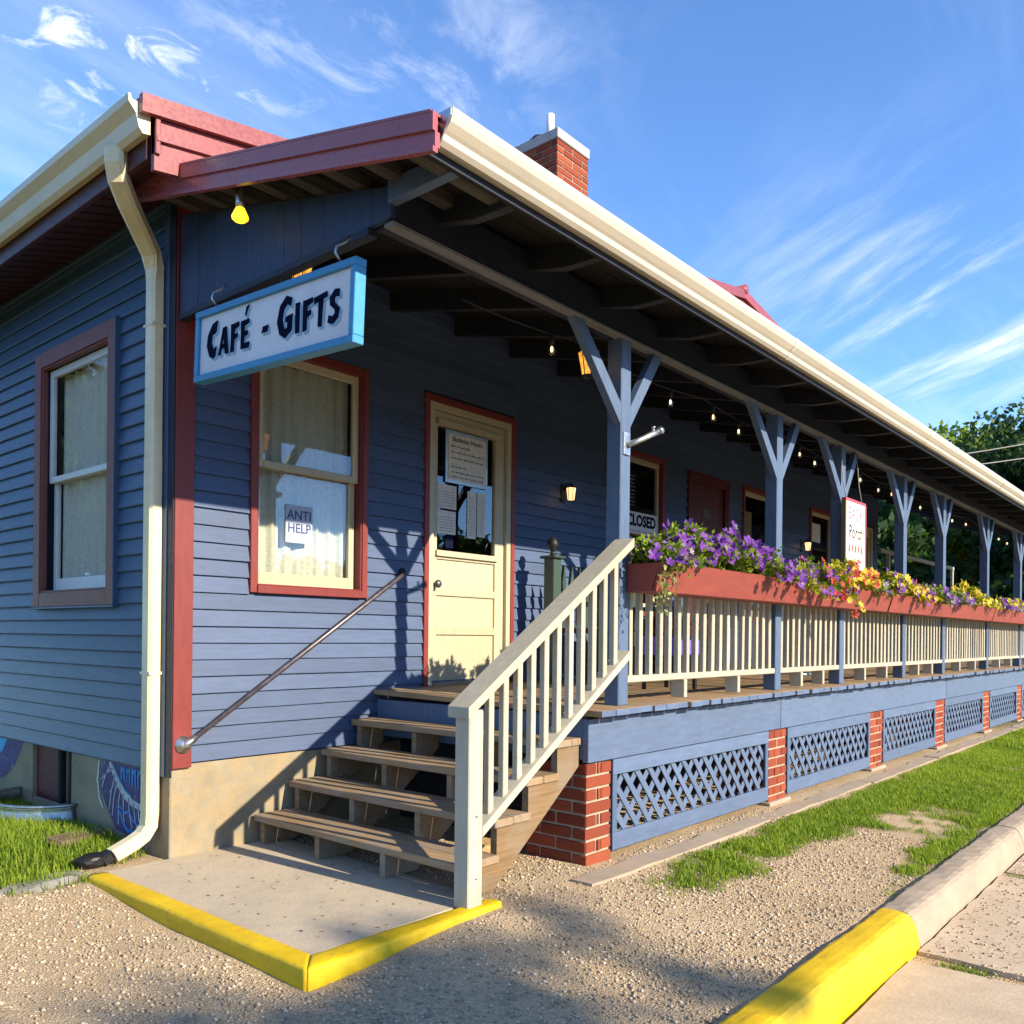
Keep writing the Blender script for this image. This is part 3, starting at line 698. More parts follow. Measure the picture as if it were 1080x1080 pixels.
# main door (cream, glazed above, three panels below)
def door(D, mat, casing, glass_x, glass_z, panels, label, name='door'):
    x0, x1, z0, z1 = D; d = empty(name, ((x0 + x1) / 2, 0, z0), bld, label=label)
    def b(n, a, c, ya, yb, e, f, m, bev=.003): return box(n, a, c, ya, yb, e, f, m, d, bev)
    for a, c in ((x0 - .048, x0 - .004), (x1 + .004, x1 + .048)): b('casing', a, c, -.036, 0, z0, z1 + .05, casing)
    b('casing', x0 - .004, x1 + .004, -.035, 0, z1 + .004, z1 + .05, casing)
    fw = 0.045
    b('door_frame', x0 - .003, x0 + fw, -.03, .1, z0, z1 + .003, mat); b('door_frame', x1 - fw, x1 + .003, -.03, .1, z0, z1 + .003, mat); b('door_frame', x0 + fw, x1 - fw, -.029, .1, z1 - fw, z1 + .003, mat)
    b('threshold', x0 + fw, x1 - fw, -.045, .1, z0 - .003, z0 + .028, M['tread'])
    gx0, gx1 = glass_x; gz0, gz1 = glass_z; a0, a1 = x0 + fw + .004, x1 - fw - .004; zb, zt = z0 + .03, z1 - fw - .004
    b('stile', a0, gx0, .0, .045, zb, zt, mat); b('stile', gx1, a1, .0, .045, zb, zt, mat)
    b('rail', gx0, gx1, .001, .044, gz1, zt, mat)
    edges = [zb]
    for p in panels: edges += [p[0], p[1]]
    edges.append(gz0)
    for i in range(0, len(edges), 2): b('rail', gx0, gx1, .001, .044, edges[i], edges[i + 1], mat)
    for p in panels: b('panel', gx0 + .0, gx1 - .0, .016, .036, p[0], p[1], mat, 0); 
    b('pane', gx0, gx1, .02, .024, gz0, gz1, M['glass'], 0)
    return d
d1 = door(D1, M['cream'], M['red'], (2.005, 2.635), (1.85, 2.755), [(0.99, 1.235), (1.29, 1.52), (1.575, 1.785)], 'cream painted door with upper glass and three panels')
box('glass_ledge', 1.985, 2.655, -.022, .002, 1.805, 1.847, M['cream'], d1); box('glass_ledge', 1.985, 2.655, -.03, .002, 2.757, 2.795, M['cream'], d1)
lathe('door_knob', [(0.012, 0), (0.012, .03), (.028, .04), (.03, .055), (.018, .068)], (1.972, 0, 1.60), M['pipe'], d1).rotation_euler = (R(90), 0, 0)
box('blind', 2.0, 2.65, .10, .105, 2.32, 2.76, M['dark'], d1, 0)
d2 = door(D2, M['crimson'], M['crimson'], (5.79, 6.37), (1.75, 2.3), [(0.99, 1.3), (1.38, 1.66)], 'dark red panelled door with small panes')
for x in (5.98, 6.17): box('glazing_bar', x - .012, x + .012, -.004, .03, 1.752, 2.298, M['grey_white'], d2, 0)
box('room_number_plate', 5.98, 6.16, -.006, -.001, 2.52, 2.62, M['print'], d2, 0)
d3 = door(D3, M['cream'], M['brownred'], (10.66, 11.29), (1.75, 2.8), [(0.99, 1.3), (1.38, 1.66)], 'cream framed glazed door at far end')

# basement mural on side foundation (paint film)
mur = empty('mural', (0, 1.0, 0.0), label='purple and blue painted mural on the concrete foundation beside the downspout', cat='mural')
def decal(name, pts, x, mat):
    bm = bmesh.new(); v = [bm.verts.new((0, y - 1.0, zz)) for y, zz in pts]; f = bm.faces.new(v)
    bmesh.ops.triangulate(bm, faces=[f]); me = bpy.data.meshes.new(name); bm.to_mesh(me); bm.free(); me.materials.append(mat)
    return obj(name, me, (x, 1.0, 0), mur)
decal('purple_field', [(0.26, .455), (0.80, .455), (0.83, .36), (0.82, .27), (0.72, .16), (0.62, .07), (0.45, .05), (0.26, .06)], -.0145, M['mpurple'])
decal('purple_band', [(2.02, .455), (2.4, .455), (2.9, .455), (3.2, .1), (2.9, .08), (2.62, .12), (2.36, .18), (2.2, .26)], -.0145, M['mpurple'])
decal('cyan_band', [(2.30, .455), (2.75, .455), (2.8, .32), (2.55, .30), (2.4, .36)], -.0165, M['mcyan'])
def stroke(pts, w, mat, x=-.0175):
    L, Rr = [], []
    for i, p in enumerate(pts):
        a = Vector(pts[max(i - 1, 0)]); b = Vector(pts[min(i + 1, len(pts) - 1)]); t = (b - a).normalized(); nn = Vector((-t.y, t.x))
        ww = w * (0.45 + 0.55 * math.sin(math.pi * (i + .6) / (len(pts) + .2)))
        L.append((p[0] + nn.x * ww, p[1] + nn.y * ww)); Rr.append((p[0] - nn.x * ww, p[1] - nn.y * ww))
    decal('brush_stroke', L + Rr[::-1], x, mat)
stroke([(.70, .455), (.64, .39), (.58, .33), (.50, .28), (.42, .25), (.32, .235), (.27, .235)], .022, M['mpale'])
stroke([(.66, .45), (.58, .37), (.50, .31), (.42, .28)], .007, M['mcyan'], -.0185)
for i, (a, b) in enumerate((((.70, .43), (.80, .29)), ((.66, .42), (.81, .34)), ((.63, .39), (.70, .17)), ((.60, .35), (.66, .14)), ((.56, .33), (.58, .10)), ((.52, .29), (.50, .09)), ((.46, .27), (.41, .10)), ((.40, .25), (.33, .07)), ((.34, .24), (.30, .10)))):
    mid = ((a[0] + b[0]) / 2 + .012, (a[1] + b[1]) / 2); stroke([a, mid, b], .0055, M['mpale'])
stroke([(.60, .20), (.55, .17), (.52, .12), (.46, .08), (.40, .09)], .012, M['mblue'], -.0187)
stroke([(.57, .21), (.50, .18), (.44, .19), (.40, .15), (.34, .13)], .010, M['mblue'], -.0189)
stroke([(.84, .45), (.86, .33), (.83, .22), (.78, .17)], .012, M['mpale'])
for i in range(7):   # narrow blue capital-like strokes at the top right of the mural
    yy = .55 - i * .034; stroke([(yy, .445), (yy - .002, .41), (yy - .004, .365 - .005 * i)], .010, M['mblue'], -.0187)
    if i % 2 == 0: stroke([(yy, .44), (yy - .016, .42), (yy - .034, .44)], .006, M['mcyan'], -.0191)

# eaves on the side wall
GUT = [(-.40, 3.585), (-.435, 3.578), (-.455, 3.60), (-.47, 3.66), (-.505, 3.70), (-.508, 3.735), (-.495, 3.738), (-.49, 3.715), (-.40, 3.715)]
prism('eaves_gutter', GUT, 1, -0.49, BY1, M['gutter_l'], bld)
box('fascia', -.395, -.365, -.44, BY1, 3.49, 3.745, M['brownred'], bld)
sof = mobj('soffit', [(-.366, -.42, 3.508), (0.01, -.42, 3.61), (0.01, BY1, 3.61), (-.366, BY1, 3.508)], [(0, 1, 2, 3)], M['brownred'], bld)
for i in range(40):
    yy = -.1 + i * .12
    s_ = box('soffit_rib', -.19, .19, -.003, .003, -.004, .004, M['brownred'], sof, 0); s_.rotation_euler = (0, -math.atan2(.102, .376), 0)
    place(s_, (-.178, yy, 3.556), sof)
box('frieze_board', -.03, -.001, .09, 6.0, 3.575, 3.64, M['clap_l'], bld)
# main roof: ridge along Y
PK = BX1 / 2; SL = 0.166
def rz(x): return 3.742 + SL * (min(x, BX1 - x) + .40)
def roofslab(x0, x1, ya, yb, th=0.03):
    V = []
    for yy in (ya, yb):
        V += [(x0, yy, rz(x0)), (x1, yy, rz(x1)), (x1, yy, rz(x1) - th), (x0, yy, rz(x0) - th)]
    F = [(0, 1, 2, 3), (7, 6, 5, 4), (0, 4, 5, 1), (1, 5, 6, 2), (2, 6, 7, 3), (3, 7, 4, 0)]
    return mobj('roof_slope', V, F, M['roof'], bld)
for x0, x1 in ((-.46, PK), (PK, BX1 + .46)):
    rs = roofslab(x0, x1, -.50, BY1 + .4)
    for i in range(24):
        yy = -.3 + i * .4
        V = []
        for y_ in (yy - .012, yy + .012):
            V += [(x0, y_, rz(x0) + .001), (x1, y_, rz(x1) + .001), (x1, y_, rz(x1) + .028), (x0, y_, rz(x0) + .028)]
        mobj('standing_seam', V, [(0, 1, 2, 3), (7, 6, 5, 4), (0, 4, 5, 1), (1, 5, 6, 2), (2, 6, 7, 3), (3, 7, 4, 0)], M['roof'], rs)
    # rake: roll trim, then flat fascia band below
    s = 1 if x0 < PK else -1
    for (dz0, dz1, ya, yb, nm) in ((0.012, -.075, -.535, -.502, 'rake_trim'), (-.078, -.32, -.50, -.47, 'rake_fascia')):
        xa = x0 + (.075 if nm == 'rake_fascia' and s == 1 else 0)
        V = []
        for y_ in (ya, yb):
            V += [(xa, y_, rz(xa) + dz0), (x1, y_, rz(x1) + dz0), (x1, y_, rz(x1) + dz1), (xa, y_, rz(xa) + dz1)]
        mobj(nm, V, [(0, 1, 2, 3), (7, 6, 5, 4), (0, 4, 5, 1), (1, 5, 6, 2), (2, 6, 7, 3), (3, 7, 4, 0)], M['roof'], rs)
    V = [(x0 + .08, -.52, rz(x0 + .08) - .16), (x1, -.52, rz(x1) - .16), (x1, -.52, rz(x1) - .185), (x0 + .08, -.52, rz(x0 + .08) - .185)]
    V += [(v[0], -.501, v[2]) for v in V]
    mobj('rake_rib', V, [(0, 1, 2, 3), (7, 6, 5, 4), (0, 4, 5, 1), (1, 5, 6, 2), (2, 6, 7, 3), (3, 7, 4, 0)], M['roof'], rs)
tube('ridge_cap', [(PK, -.54, rz(PK) + .02), (PK, BY1 + .4, rz(PK) + .02)], .05, M['roof'], bld)
# gable wall infill above plate
mobj('gable_wall', [(0, .02, 3.7), (BX1, .02, 3.7), (BX1, .02, rz(BX1) - .04), (PK, .02, rz(PK) - .04), (0, .02, rz(0) - .04),
                    (0, .1, 3.7), (BX1, .1, 3.7), (BX1, .1, rz(BX1) - .04), (PK, .1, rz(PK) - .04), (0, .1, rz(0) - .04)],
     [(0, 1, 2, 3, 4), (9, 8, 7, 6, 5)], M['roof'], bld)
box('corner_cap', -.385, -.36, -.515, -.47, 3.50, 3.75, M['roof'], bld)
# downspout
ds = empty('downspout', (0, 0.17, 0.1), bld)
P = [(-.435, -.22, 3.60), (-.435, -.22, 3.53), (-.415, -.20, 3.47), (-.33, -.12, 3.41), (-.20, 0.0, 3.345), (-.11, .075, 3.29), (-.072, .105, 3.22), (-.065, .11, 3.14), (-.065, .11, 2.2)]
wds = [(-.6, .8, 0)] * 5 + [(-.45, .9, 0), (-.2, 1, 0), (0, 1, 0), (0, 1, 0)]
sweep_rect('spout_upper', P, .098, .072, wds, M['gutter_l'], ds)
sweep_rect('spout_pipe', [(-.065, .11, 2.2), (-.065, .11, .24), (-.07, .112, .17), (-.10, .12, .12), (-.15, .13, .085), (-.25, .15, .035)], .10, .075, (0, 1, 0), M['gutter_l'], ds)
for zz in (2.9, 1.0): box('strap', -.104, -.0, .056, .164, zz, zz + .016, M['gutter_l'], ds, .001)
sweep_rect('spout_outlet', [(-.245, .165, .038), (-.30, .165, .012)], .082, .06, (0, 1, 0), M['black'], ds)

# chimney
ch = empty('chimney', (4.7, 1.1, 4.6), bld)
CX0, CX1, CY0, CY1 = 4.46, 4.99, 0.84, 1.44
def brick_courses(parent, x0, x1, y0, y1, z0, n, ch_=0.068, bl=0.205, bd=0.095, gap=0.011, jit=0.003, label=None):
    box('mortar_core', x0 + .008, x1 - .008, y0 + .008, y1 - .008, z0 - .0, z0 + n * ch_ - .006, M['mortar'], parent, 0)
    for i in range(n):
        za = z0 + i * ch_ + gap / 2; zb = z0 + (i + 1) * ch_ - gap / 2
        for face in range(4):
            along_x = face in (0, 1); full = (i % 2 == 0) == along_x
            a0, a1 = (x0, x1) if along_x else (y0, y1)
            if not full: a0 += bd + gap; a1 -= bd + gap
            L = a1 - a0; nb = max(1, round(L / (bl + gap)))
            w = (L + gap) / nb - gap
            for q in range(nb):
                s0 = a0 + q * (w + gap); s1 = s0 + w; j = random.uniform(-jit, jit)
                if face == 0: c = (s0, s1, y0 + j, y0 + bd)
                elif face == 1: c = (s0, s1, y1 - bd, y1 + j)
                elif face == 2: c = (x0 + j, x0 + bd, s0, s1)
                else: c = (x1 - bd, x1 + j, s0, s1)
                o = obj('brick', BRICK, ((c[0] + c[1]) / 2, (c[2] + c[3]) / 2, (za + zb) / 2), parent)
                o.scale = (c[1] - c[0], c[3] - c[2], zb - za)
bmB = bmesh.new(); bmesh.ops.create_cube(bmB, size=1.0); bmesh.ops.bevel(bmB, geom=bmB.edges[:], offset=0.045, segments=1, affect='EDGES')
BRICK = bpy.data.meshes.new('brick'); bmB.to_mesh(BRICK); bmB.free(); BRICK.materials.append(M['brick'])
brick_courses(ch, CX0, CX1, CY0, CY1, 4.55, 25, 0.0675)
CZ = 4.55 + 25 * .0675
for (a, b, c, d) in ((CX0 - .01, CX1 + .01, CY0 - .012, CY0 + .1), (CX0 - .01, CX1 + .01, CY1 - .1, CY1 + .01), (CX0 - .01, CX0 + .1, CY0 + .1, CY1 - .1), (CX1 - .1, CX1 + .01, CY0 + .1, CY1 - .1)):
    box('cap_stone', a, b, c, d, CZ, CZ + .105, M['stone'], ch, .008)
# rough mortar crown
V, F = [], []; n = 12
for r_, zz in ((.235, .0), (.22, .045), (.13, .085), (.05, .10)):
    for k in range(n):
        a = 2 * math.pi * k / n; rr = r_ * random.uniform(.85, 1.12); V.append((4.715 + rr * math.cos(a) * 1.05, 1.14 + rr * math.sin(a) * 1.2, CZ + .10 + zz * random.uniform(.8, 1.2)))
for i in range(3):
    for k in range(n): F.append((i * n + k, i * n + (k + 1) % n, (i + 1) * n + (k + 1) % n, (i + 1) * n + k))
F.append(tuple(3 * n + k for k in range(n)))
mobj('mortar_crown', V, F, M['black'], ch)
tube('flue_pipe', [(4.72, 1.14, CZ + .12), (4.72, 1.14, CZ + .46)], .042, M['white'], ch, 14)

# ------------------------------------------------------------------ porch
por = empty('porch', (1.5, -0.9, 0), label='long blue porch with timber posts, plank deck, lattice skirt and cream railing', cat='porch')
PX1 = 16.2; YF = -1.75
def dz(y): return 0.868 + 0.016 * y      # deck surface, slight fall outwards
# deck boards (run out from the wall)
deck = empty('deck', (1.4, -0.9, 0.8), por)
x = 1.40; bw = 0.138; slope = math.atan(0.016)
dm = [boxmesh(bw - .006, 1.82 + e, .034, M['deck'], .004) for e in (0, .012, .022)]
capm = boxmesh(bw - .007, .004, .032, M['navy_x'], 0)
while x < PX1:
    e = random.randrange(3); yc = -.02 - (1.82 + (0, .012, .022)[e]) / 2
    obj('deck_board', dm[e], (x + bw / 2, yc, dz(yc) - .017 + random.uniform(-.0015, .0015)), deck, (slope, 0, 0)); ye = yc - (1.82 + (0, .012, .022)[e]) / 2; obj('board_end', capm, (x + bw / 2, ye - .0025, dz(ye) - .017), deck); x += bw
# skirts
def skirt(x0, x1):
    prism('skirt_board', [(x0, .548), (x1, .548), (x1, .785), (x0, .785)], 1, YF - .012, YF + .028, M['navy_x'], por, .003)
for a, b in ((1.43, 3.945), (3.955, 8.70), (8.72, 13.4), (13.41, PX1)): skirt(a, b)
box('under_deck_shade_sheet', 1.66, 1.69, YF + .44, -.01, -.05, .56, M['dark'], por)  # added dark sheet standing in for shade behind the open steps
box('end_skirt', 1.435, 1.47, YF + .03, -.02, .56, .80, M['navy'], por)
for yy in (-1.2, -.62): box('joist', 1.5, PX1, yy - .03, yy + .03, .62, .80, M['shadewood'], por)
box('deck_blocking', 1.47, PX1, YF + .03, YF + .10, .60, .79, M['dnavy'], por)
# piers
PIERS = [(1.43, 1.665), (3.765, 4.085), (6.04, 6.40), (8.29, 8.66), (10.62, 11.0), (12.85, 13.2)]
for i, (a, b) in enumerate(PIERS):
    p = empty('brick_pier', ((a + b) / 2, -1.55, 0), por)
    brick_courses(p, a, b, YF - (.0 if i else .002), YF + .42, -.02, 8, .0705, .2, .095, .012, .005)
    if i: box('pier_footing', a - .03, b + .03, YF - .03, YF + .44, -.2, .012, M['curb'], p, .008)
# lattice panels
for i in range(len(PIERS)):
    a = PIERS[i][1] + .02; b = PIERS[i + 1][0] - .012 if i + 1 < len(PIERS) else a + 1.85
    z0, z1 = .028, .542; p = empty('lattice_panel', ((a + b) / 2, YF, z0), por)
    fy0, fy1 = YF - .004, YF + .016; ft, fb, fs = .088, .10, .045
    box('frame_rail', a, b, fy0, fy1, z1 - ft, z1, M['navy_x'], p); box('frame_rail', a, b, fy0, fy1, z0, z0 + fb, M['navy_x'], p)
    box('frame_stile', a, a + fs, fy0 + .001, fy1 - .001, z0 + fb, z1 - ft, M['navy'], p); box('frame_stile', b - fs, b, fy0 + .001, fy1 - .001, z0 + fb, z1 - ft, M['navy'], p)
    xa, xb, za, zb = a + fs - .012, b - fs + .012, z0 + fb - .012, z1 - ft + .012
    H_ = zb - za; pitch = .138; ang = R(48)
    dxx = H_ / math.tan(ang)
    for layer, sgn in ((0, -1), (1, 1)):
        yc = YF + .022 + layer * .008
        s = xa - dxx
        while s < xb:
            # slat centre line from (bottom/top) clipped to the frame
            p0 = (s, zb if sgn < 0 else za); p1 = (s + dxx, za if sgn < 0 else zb)
            t0 = max(0, (xa - s) / dxx); t1 = min(1, (xb - s) / dxx)
            if t1 - t0 > .08:
                q0 = (p0[0] + (p1[0] - p0[0]) * t0, p0[1] + (p1[1] - p0[1]) * t0); q1 = (p0[0] + (p1[0] - p0[0]) * t1, p0[1] + (p1[1] - p0[1]) * t1)
                L = math.hypot(q1[0] - q0[0], q1[1] - q0[1])
                obj('slat', boxmesh(round(L, 2), .007, .041, M['navy_x'], .001), ((q0[0] + q1[0]) / 2, yc, (q0[1] + q1[1]) / 2), p, (0, -math.atan2(q1[1] - q0[1], q1[0] - q0[0]) + random.uniform(-.012, .012), 0))
            s += pitch
# posts with braces
POSTS = [1.735, 3.87, 5.22, 7.03, 8.56, 10.80, 13.05, 15.2]
for i, px in enumerate(POSTS):
    p = box('post', px, px + .10, YF, YF + .10, dz(YF), 2.946, M['navy'], por, .006)
    for s in (-1, 1):
        reach = .47 if s < 0 else .36; zb_, zt = 2.44, 2.945
        xa = px if s < 0 else px + .10; w = .085
        V = []
        for y_ in (YF + .004, YF + .05):
            V += [(xa, y_, zb_), (xa, y_, zb_ + .12), (xa + s * (reach - .09), y_, zt), (xa + s * reach, y_, zt)]
        mobj('brace', V, [(0, 1, 2, 3), (7, 6, 5, 4), (0, 4, 5, 1), (1, 5, 6, 2), (2, 6, 7, 3), (3, 7, 4, 0)], M['navy'], p)
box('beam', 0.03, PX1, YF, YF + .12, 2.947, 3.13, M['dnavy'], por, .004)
box('beam_soffit', 0.002, PX1, YF - .012, YF + .045, 2.928, 2.945, M['rafter2'], por, .002)
# porch roof plane
def pz(y): return 3.605 + 0.238 * y
RX0 = -.245
def roofprism(name, x0, x1, ya, yb, t0, t1, mat, parent=por):
    pts = [(ya, pz(ya) + t0), (yb, pz(yb) + t0), (yb, pz(yb) + t1), (ya, pz(ya) + t1)]
    return prism(name, pts, 0, x0, x1, mat, parent)
roofprism('roof_sheet', RX0 + .01, PX1, .0, -2.24, -.012, .0, M['roof'])
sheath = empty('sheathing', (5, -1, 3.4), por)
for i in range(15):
    ya = -.02 - i * .147; roofprism('sheathing_board', RX0 + .03, PX1, ya, ya - .14, -.036, -.014, M['shadewood'], sheath)
# rake fascia (stepped metal profile) at the near end
for (t0, t1, xo) in ((-.05, .018, .0), (-.105, -.05, .012), (-.125, -.105, .002)):
    roofprism('rake_fascia', RX0 - .012 + xo, RX0 + .012 + xo, .30 if False else -.0, -2.26, t0, t1, M['fascia'])
roofprism('rake_cap', RX0 - .014, RX0 + .10, -.0, -2.25, .012, .022, M['fascia'])
# rafters and lookouts
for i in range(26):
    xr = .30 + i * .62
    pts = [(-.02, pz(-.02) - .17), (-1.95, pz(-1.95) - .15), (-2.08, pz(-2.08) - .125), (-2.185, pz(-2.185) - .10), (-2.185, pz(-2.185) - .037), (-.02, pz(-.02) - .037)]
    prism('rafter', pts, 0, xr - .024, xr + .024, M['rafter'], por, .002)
for i in range(8):
    yy = -.22 - i * .265; zt = pz(yy) - .037
    box('lookout', RX0 + .03, .28, yy - .03, yy + .03, zt - .055, zt, M['lookout'], por, .003)
box('rafter', -.02, .03, -2.15, YF - .0, pz(-1.9) - .14, pz(-1.9) - .05, M['navy'], por, .003)
# end panel of vertical boards
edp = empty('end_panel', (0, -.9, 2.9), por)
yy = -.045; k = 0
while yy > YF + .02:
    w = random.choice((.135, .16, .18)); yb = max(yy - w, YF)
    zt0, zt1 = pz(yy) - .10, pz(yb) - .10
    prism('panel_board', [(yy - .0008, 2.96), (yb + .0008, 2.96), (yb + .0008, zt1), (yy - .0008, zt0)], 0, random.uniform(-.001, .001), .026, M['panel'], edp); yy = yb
box('panel_sill', -.008, .045, YF + .135, -.04, 2.924, 2.958, M['dnavy'], por, .003)
# gutter along the porch eaves
GP = [(-2.195, 3.000), (-2.235, 2.994), (-2.252, 3.008), (-2.258, 3.028), (-2.270, 3.038), (-2.292, 3.06), (-2.302, 3.085), (-2.302, 3.108), (-2.290, 3.110), (-2.285, 3.092), (-2.195, 3.085)]
prism('eaves_gutter', GP, 0, -.20, PX1, M['gutter'], por)
GPi = [(y * 1.0 + (.004 if y < -2.2 else 0), z) for y, z in GP]
prism('gutter_end_cap', [(-2.195, 3.000), (-2.235, 2.994), (-2.252, 3.010), (-2.270, 3.040), (-2.298, 3.08), (-2.298, 3.105), (-2.195, 3.105)], 0, -.206, -.2005, M['steel'], por)
box('eaves_fascia', -.22, PX1, -2.193, -2.165, 2.975, 3.06, M['shadewood'], por, .002)
box('drip_strip', -.22, PX1, -2.197, -2.19, 2.968, 2.998, M['dnavy'], por, .001)
for xs in (2.85, 5.9, 8.95, 12.0):
    pts_ = [(-2.195, 2.998), (-2.236, 2.991), (-2.255, 3.006), (-2.261, 3.027), (-2.273, 3.036), (-2.295, 3.059), (-2.305, 3.085), (-2.305, 3.1085), (-2.29, 3.1105), (-2.195, 3.09)]
    prism('gutter_seam', pts_, 0, xs, xs + .035, M['gutter'], por)
for ys in (-.35, -.85, -1.35, -1.85, -2.15):
    lathe('fascia_screw', [(.009, 0), (.009, .003), (.004, .006)], (RX0 - .001, ys, pz(ys) - .115), M['pipe'], por, 8).rotation_euler = (0, R(-90), 0)
# railing sections
balm = boxmesh(.036, .036, .53, M['cream_x'], .004); blk = boxmesh(.036, .10, .115, M['cream_x'], .004)
for i in range(len(POSTS) - 1):
    a, b = POSTS[i] + .10, POSTS[i + 1]
    rs = empty('railing_section', ((a + b) / 2, YF + .05, .97), por)
    box('bottom_rail', a, b, YF + .005, YF + .085, .968, 1.008, M['cream_x'], rs, .005); box('top_rail', a, b, YF + .01, YF + .09, 1.50, 1.54, M['cream_x'], rs, .004)
    n = max(2, round((b - a) / .116)); st = (b - a) / n
    for q in range(n):
        obj('baluster', balm, (a + st * (q + .5) + random.uniform(-.006, .006), YF + .036, 1.008 + .248), rs, (random.uniform(-.006, .006), random.uniform(-.012, .012), random.uniform(-.12, .12)))
    for f in (.33, .70): obj('rail_block', blk, (a + (b - a) * f, YF + .05, .968 - .0575), rs)

# ------------------------------------------------------------------ stairs
st = empty('staircase', (0.9, -.9, 0), label='weathered open-riser wooden steps with cream side railing up to the porch', cat='stairs')
RISE, GO, X0 = .1705, .238, .492
for i in range(4):
    zt = RISE * (i + 1); xa = X0 + GO * i
    for q in range(2):
        w = .134; xx = xa + q * (w + .006)
        box('tread_board', xx, xx + w, -1.715 + random.uniform(-.004, .004), -.035, zt - .04 + random.uniform(-.001, .001), zt, M['tread'], st, .005)
def stringer(y0_, y1_, mat):
    pts = [(X0 + .03, 0.002)]
    for i in range(4):
        zt = RISE * (i + 1) - .041; xa = X0 + .03 + GO * i; pts += [(xa, zt), (xa + GO, zt)]
    pts += [(1.43, RISE * 4 - .041), (1.43, .53), (.74, 0.002)]
    pts = [p for k, p in enumerate(pts) if k == 0 or (abs(p[0] - pts[k - 1][0]) + abs(p[1] - pts[k - 1][1])) > .004]
    return prism('stringer', pts, 1, y0_, y1_, mat, st, 0)
for yy in (-.10, -.62, -1.16): stringer(yy, yy + .04, M['tread'])
stringer(-1.700, -1.660, M['string2'])
# side railing
NX0, NX1 = .425, .520
rl = empty('side_railing', (.5, -1.77, 0), st)
box('newel_post', NX0, NX1, -1.828, -1.735, 0.0, .895, M['grey_white'], rl, .006)
sl = (1.80 - .925) / (1.735 - .40)
def slanted(name, x0, x1, zf, th, y0_, y1_, mat):
    V = []
    for y_ in (y0_, y1_):
        V += [(x0, y_, zf(x0)), (x1, y_, zf(x1)), (x1, y_, zf(x1) + th), (x0, y_, zf(x0) + th)]
    o = mobj(name, V, [(0, 1, 2, 3), (7, 6, 5, 4), (0, 4, 5, 1), (1, 5, 6, 2), (2, 6, 7, 3), (3, 7, 4, 0)], mat, rl)
    return o
top = lambda x: .862 + sl * (x - .40); low = lambda x: .355 + sl * (x - .58)
slanted('handrail', .40, 1.735, top, .05, -1.845, -1.715, M['cream_x'])
slanted('lower_rail', NX1, 1.735, low, .045, -1.826, -1.735, M['cream_x'])
for i in range(11):
    xx = .605 + i * .1025
    zb_, zt = low(xx) + .03, top(xx) + .012
    box('baluster', xx - .018, xx + .018, -1.80, -1.764, zb_, zt, M['cream_x'], rl, .004)
for (zz) in (.14, .42): lathe('bolt', [(.008, 0), (.008, .004), (.004, .006)], (.475, -1.828, zz), M['steel'], rl, 10).rotation_euler = (R(90), 0, 0)
tag(rl)
# wall pipe handrail
hr = empty('pipe_handrail', (0.03, -.05, .6), label='slim dark metal pipe handrail on the wall beside the steps', cat='handrail')
tube('rail_pipe', [(.05, -.065, .622), (1.60, -.075, 1.635), (1.63, -.06, 1.65), (1.645, -.03, 1.655)], .0155, M['pipe'], hr, 12)
lathe('wall_flange', [(.048, 0), (.048, .008), (.022, .014), (.022, .03)], (.045, -.034, .618), M['steel'], hr, 18).rotation_euler = (R(90), 0, 0)
tube('elbow', [(.045, -.04, .618), (.05, -.062, .621), (.10, -.066, .655)], .021, M['steel'], hr, 12)
lathe('wall_flange', [(.036, 0), (.036, .008), (.018, .012)], (1.645, -.022, 1.655), M['black'], hr, 16).rotation_euler = (R(90), 0, 0)

# ------------------------------------------------------------------ cafe sign
SY0, SY1 = -.405, -1.665; SZL, SZR = (2.495, 2.842), (2.435, 2.79)
SX = -.085
sg = empty('hanging_sign', (SX, -1.03, 2.64), label='white hanging sign reading CAFÉ - GIFTS in a blue frame', cat='sign')
tilt = math.atan2(SZL[0] - SZR[0], SY0 - SY1)
W_, H_ = 1.262, .352
sg.rotation_euler = (tilt, 0, 0)     # tips down towards the street side
def slocal(name, u0, u1, v0, v1, x0, x1, mat, bev=.003):
    o = obj(name, boxmesh(x1 - x0, abs(u1 - u0), v1 - v0, mat, bev), (0, 0, 0)); o.parent = sg
    o.location = ((x0 + x1) / 2, -(u0 + u1) / 2, (v0 + v1) / 2); return o
hw, hh = W_ / 2, H_ / 2
slocal('sign_board', -hw + .02, hw - .02, -hh + .02, hh - .02, -.014, .014, M['signwhite'])
slocal('sign_frame', -hw, hw, hh - .034, hh, -.03, .03, M['signblue']); slocal('sign_frame', -hw, hw, -hh, -hh + .034, -.03, .03, M['signblue'])
slocal('sign_frame', -hw, -hw + .034, -hh + .034, hh - .034, -.029, .029, M['signblue']); slocal('sign_frame', hw - .034, hw, -hh + .034, hh - .034, -.029, .029, M['signblue'])
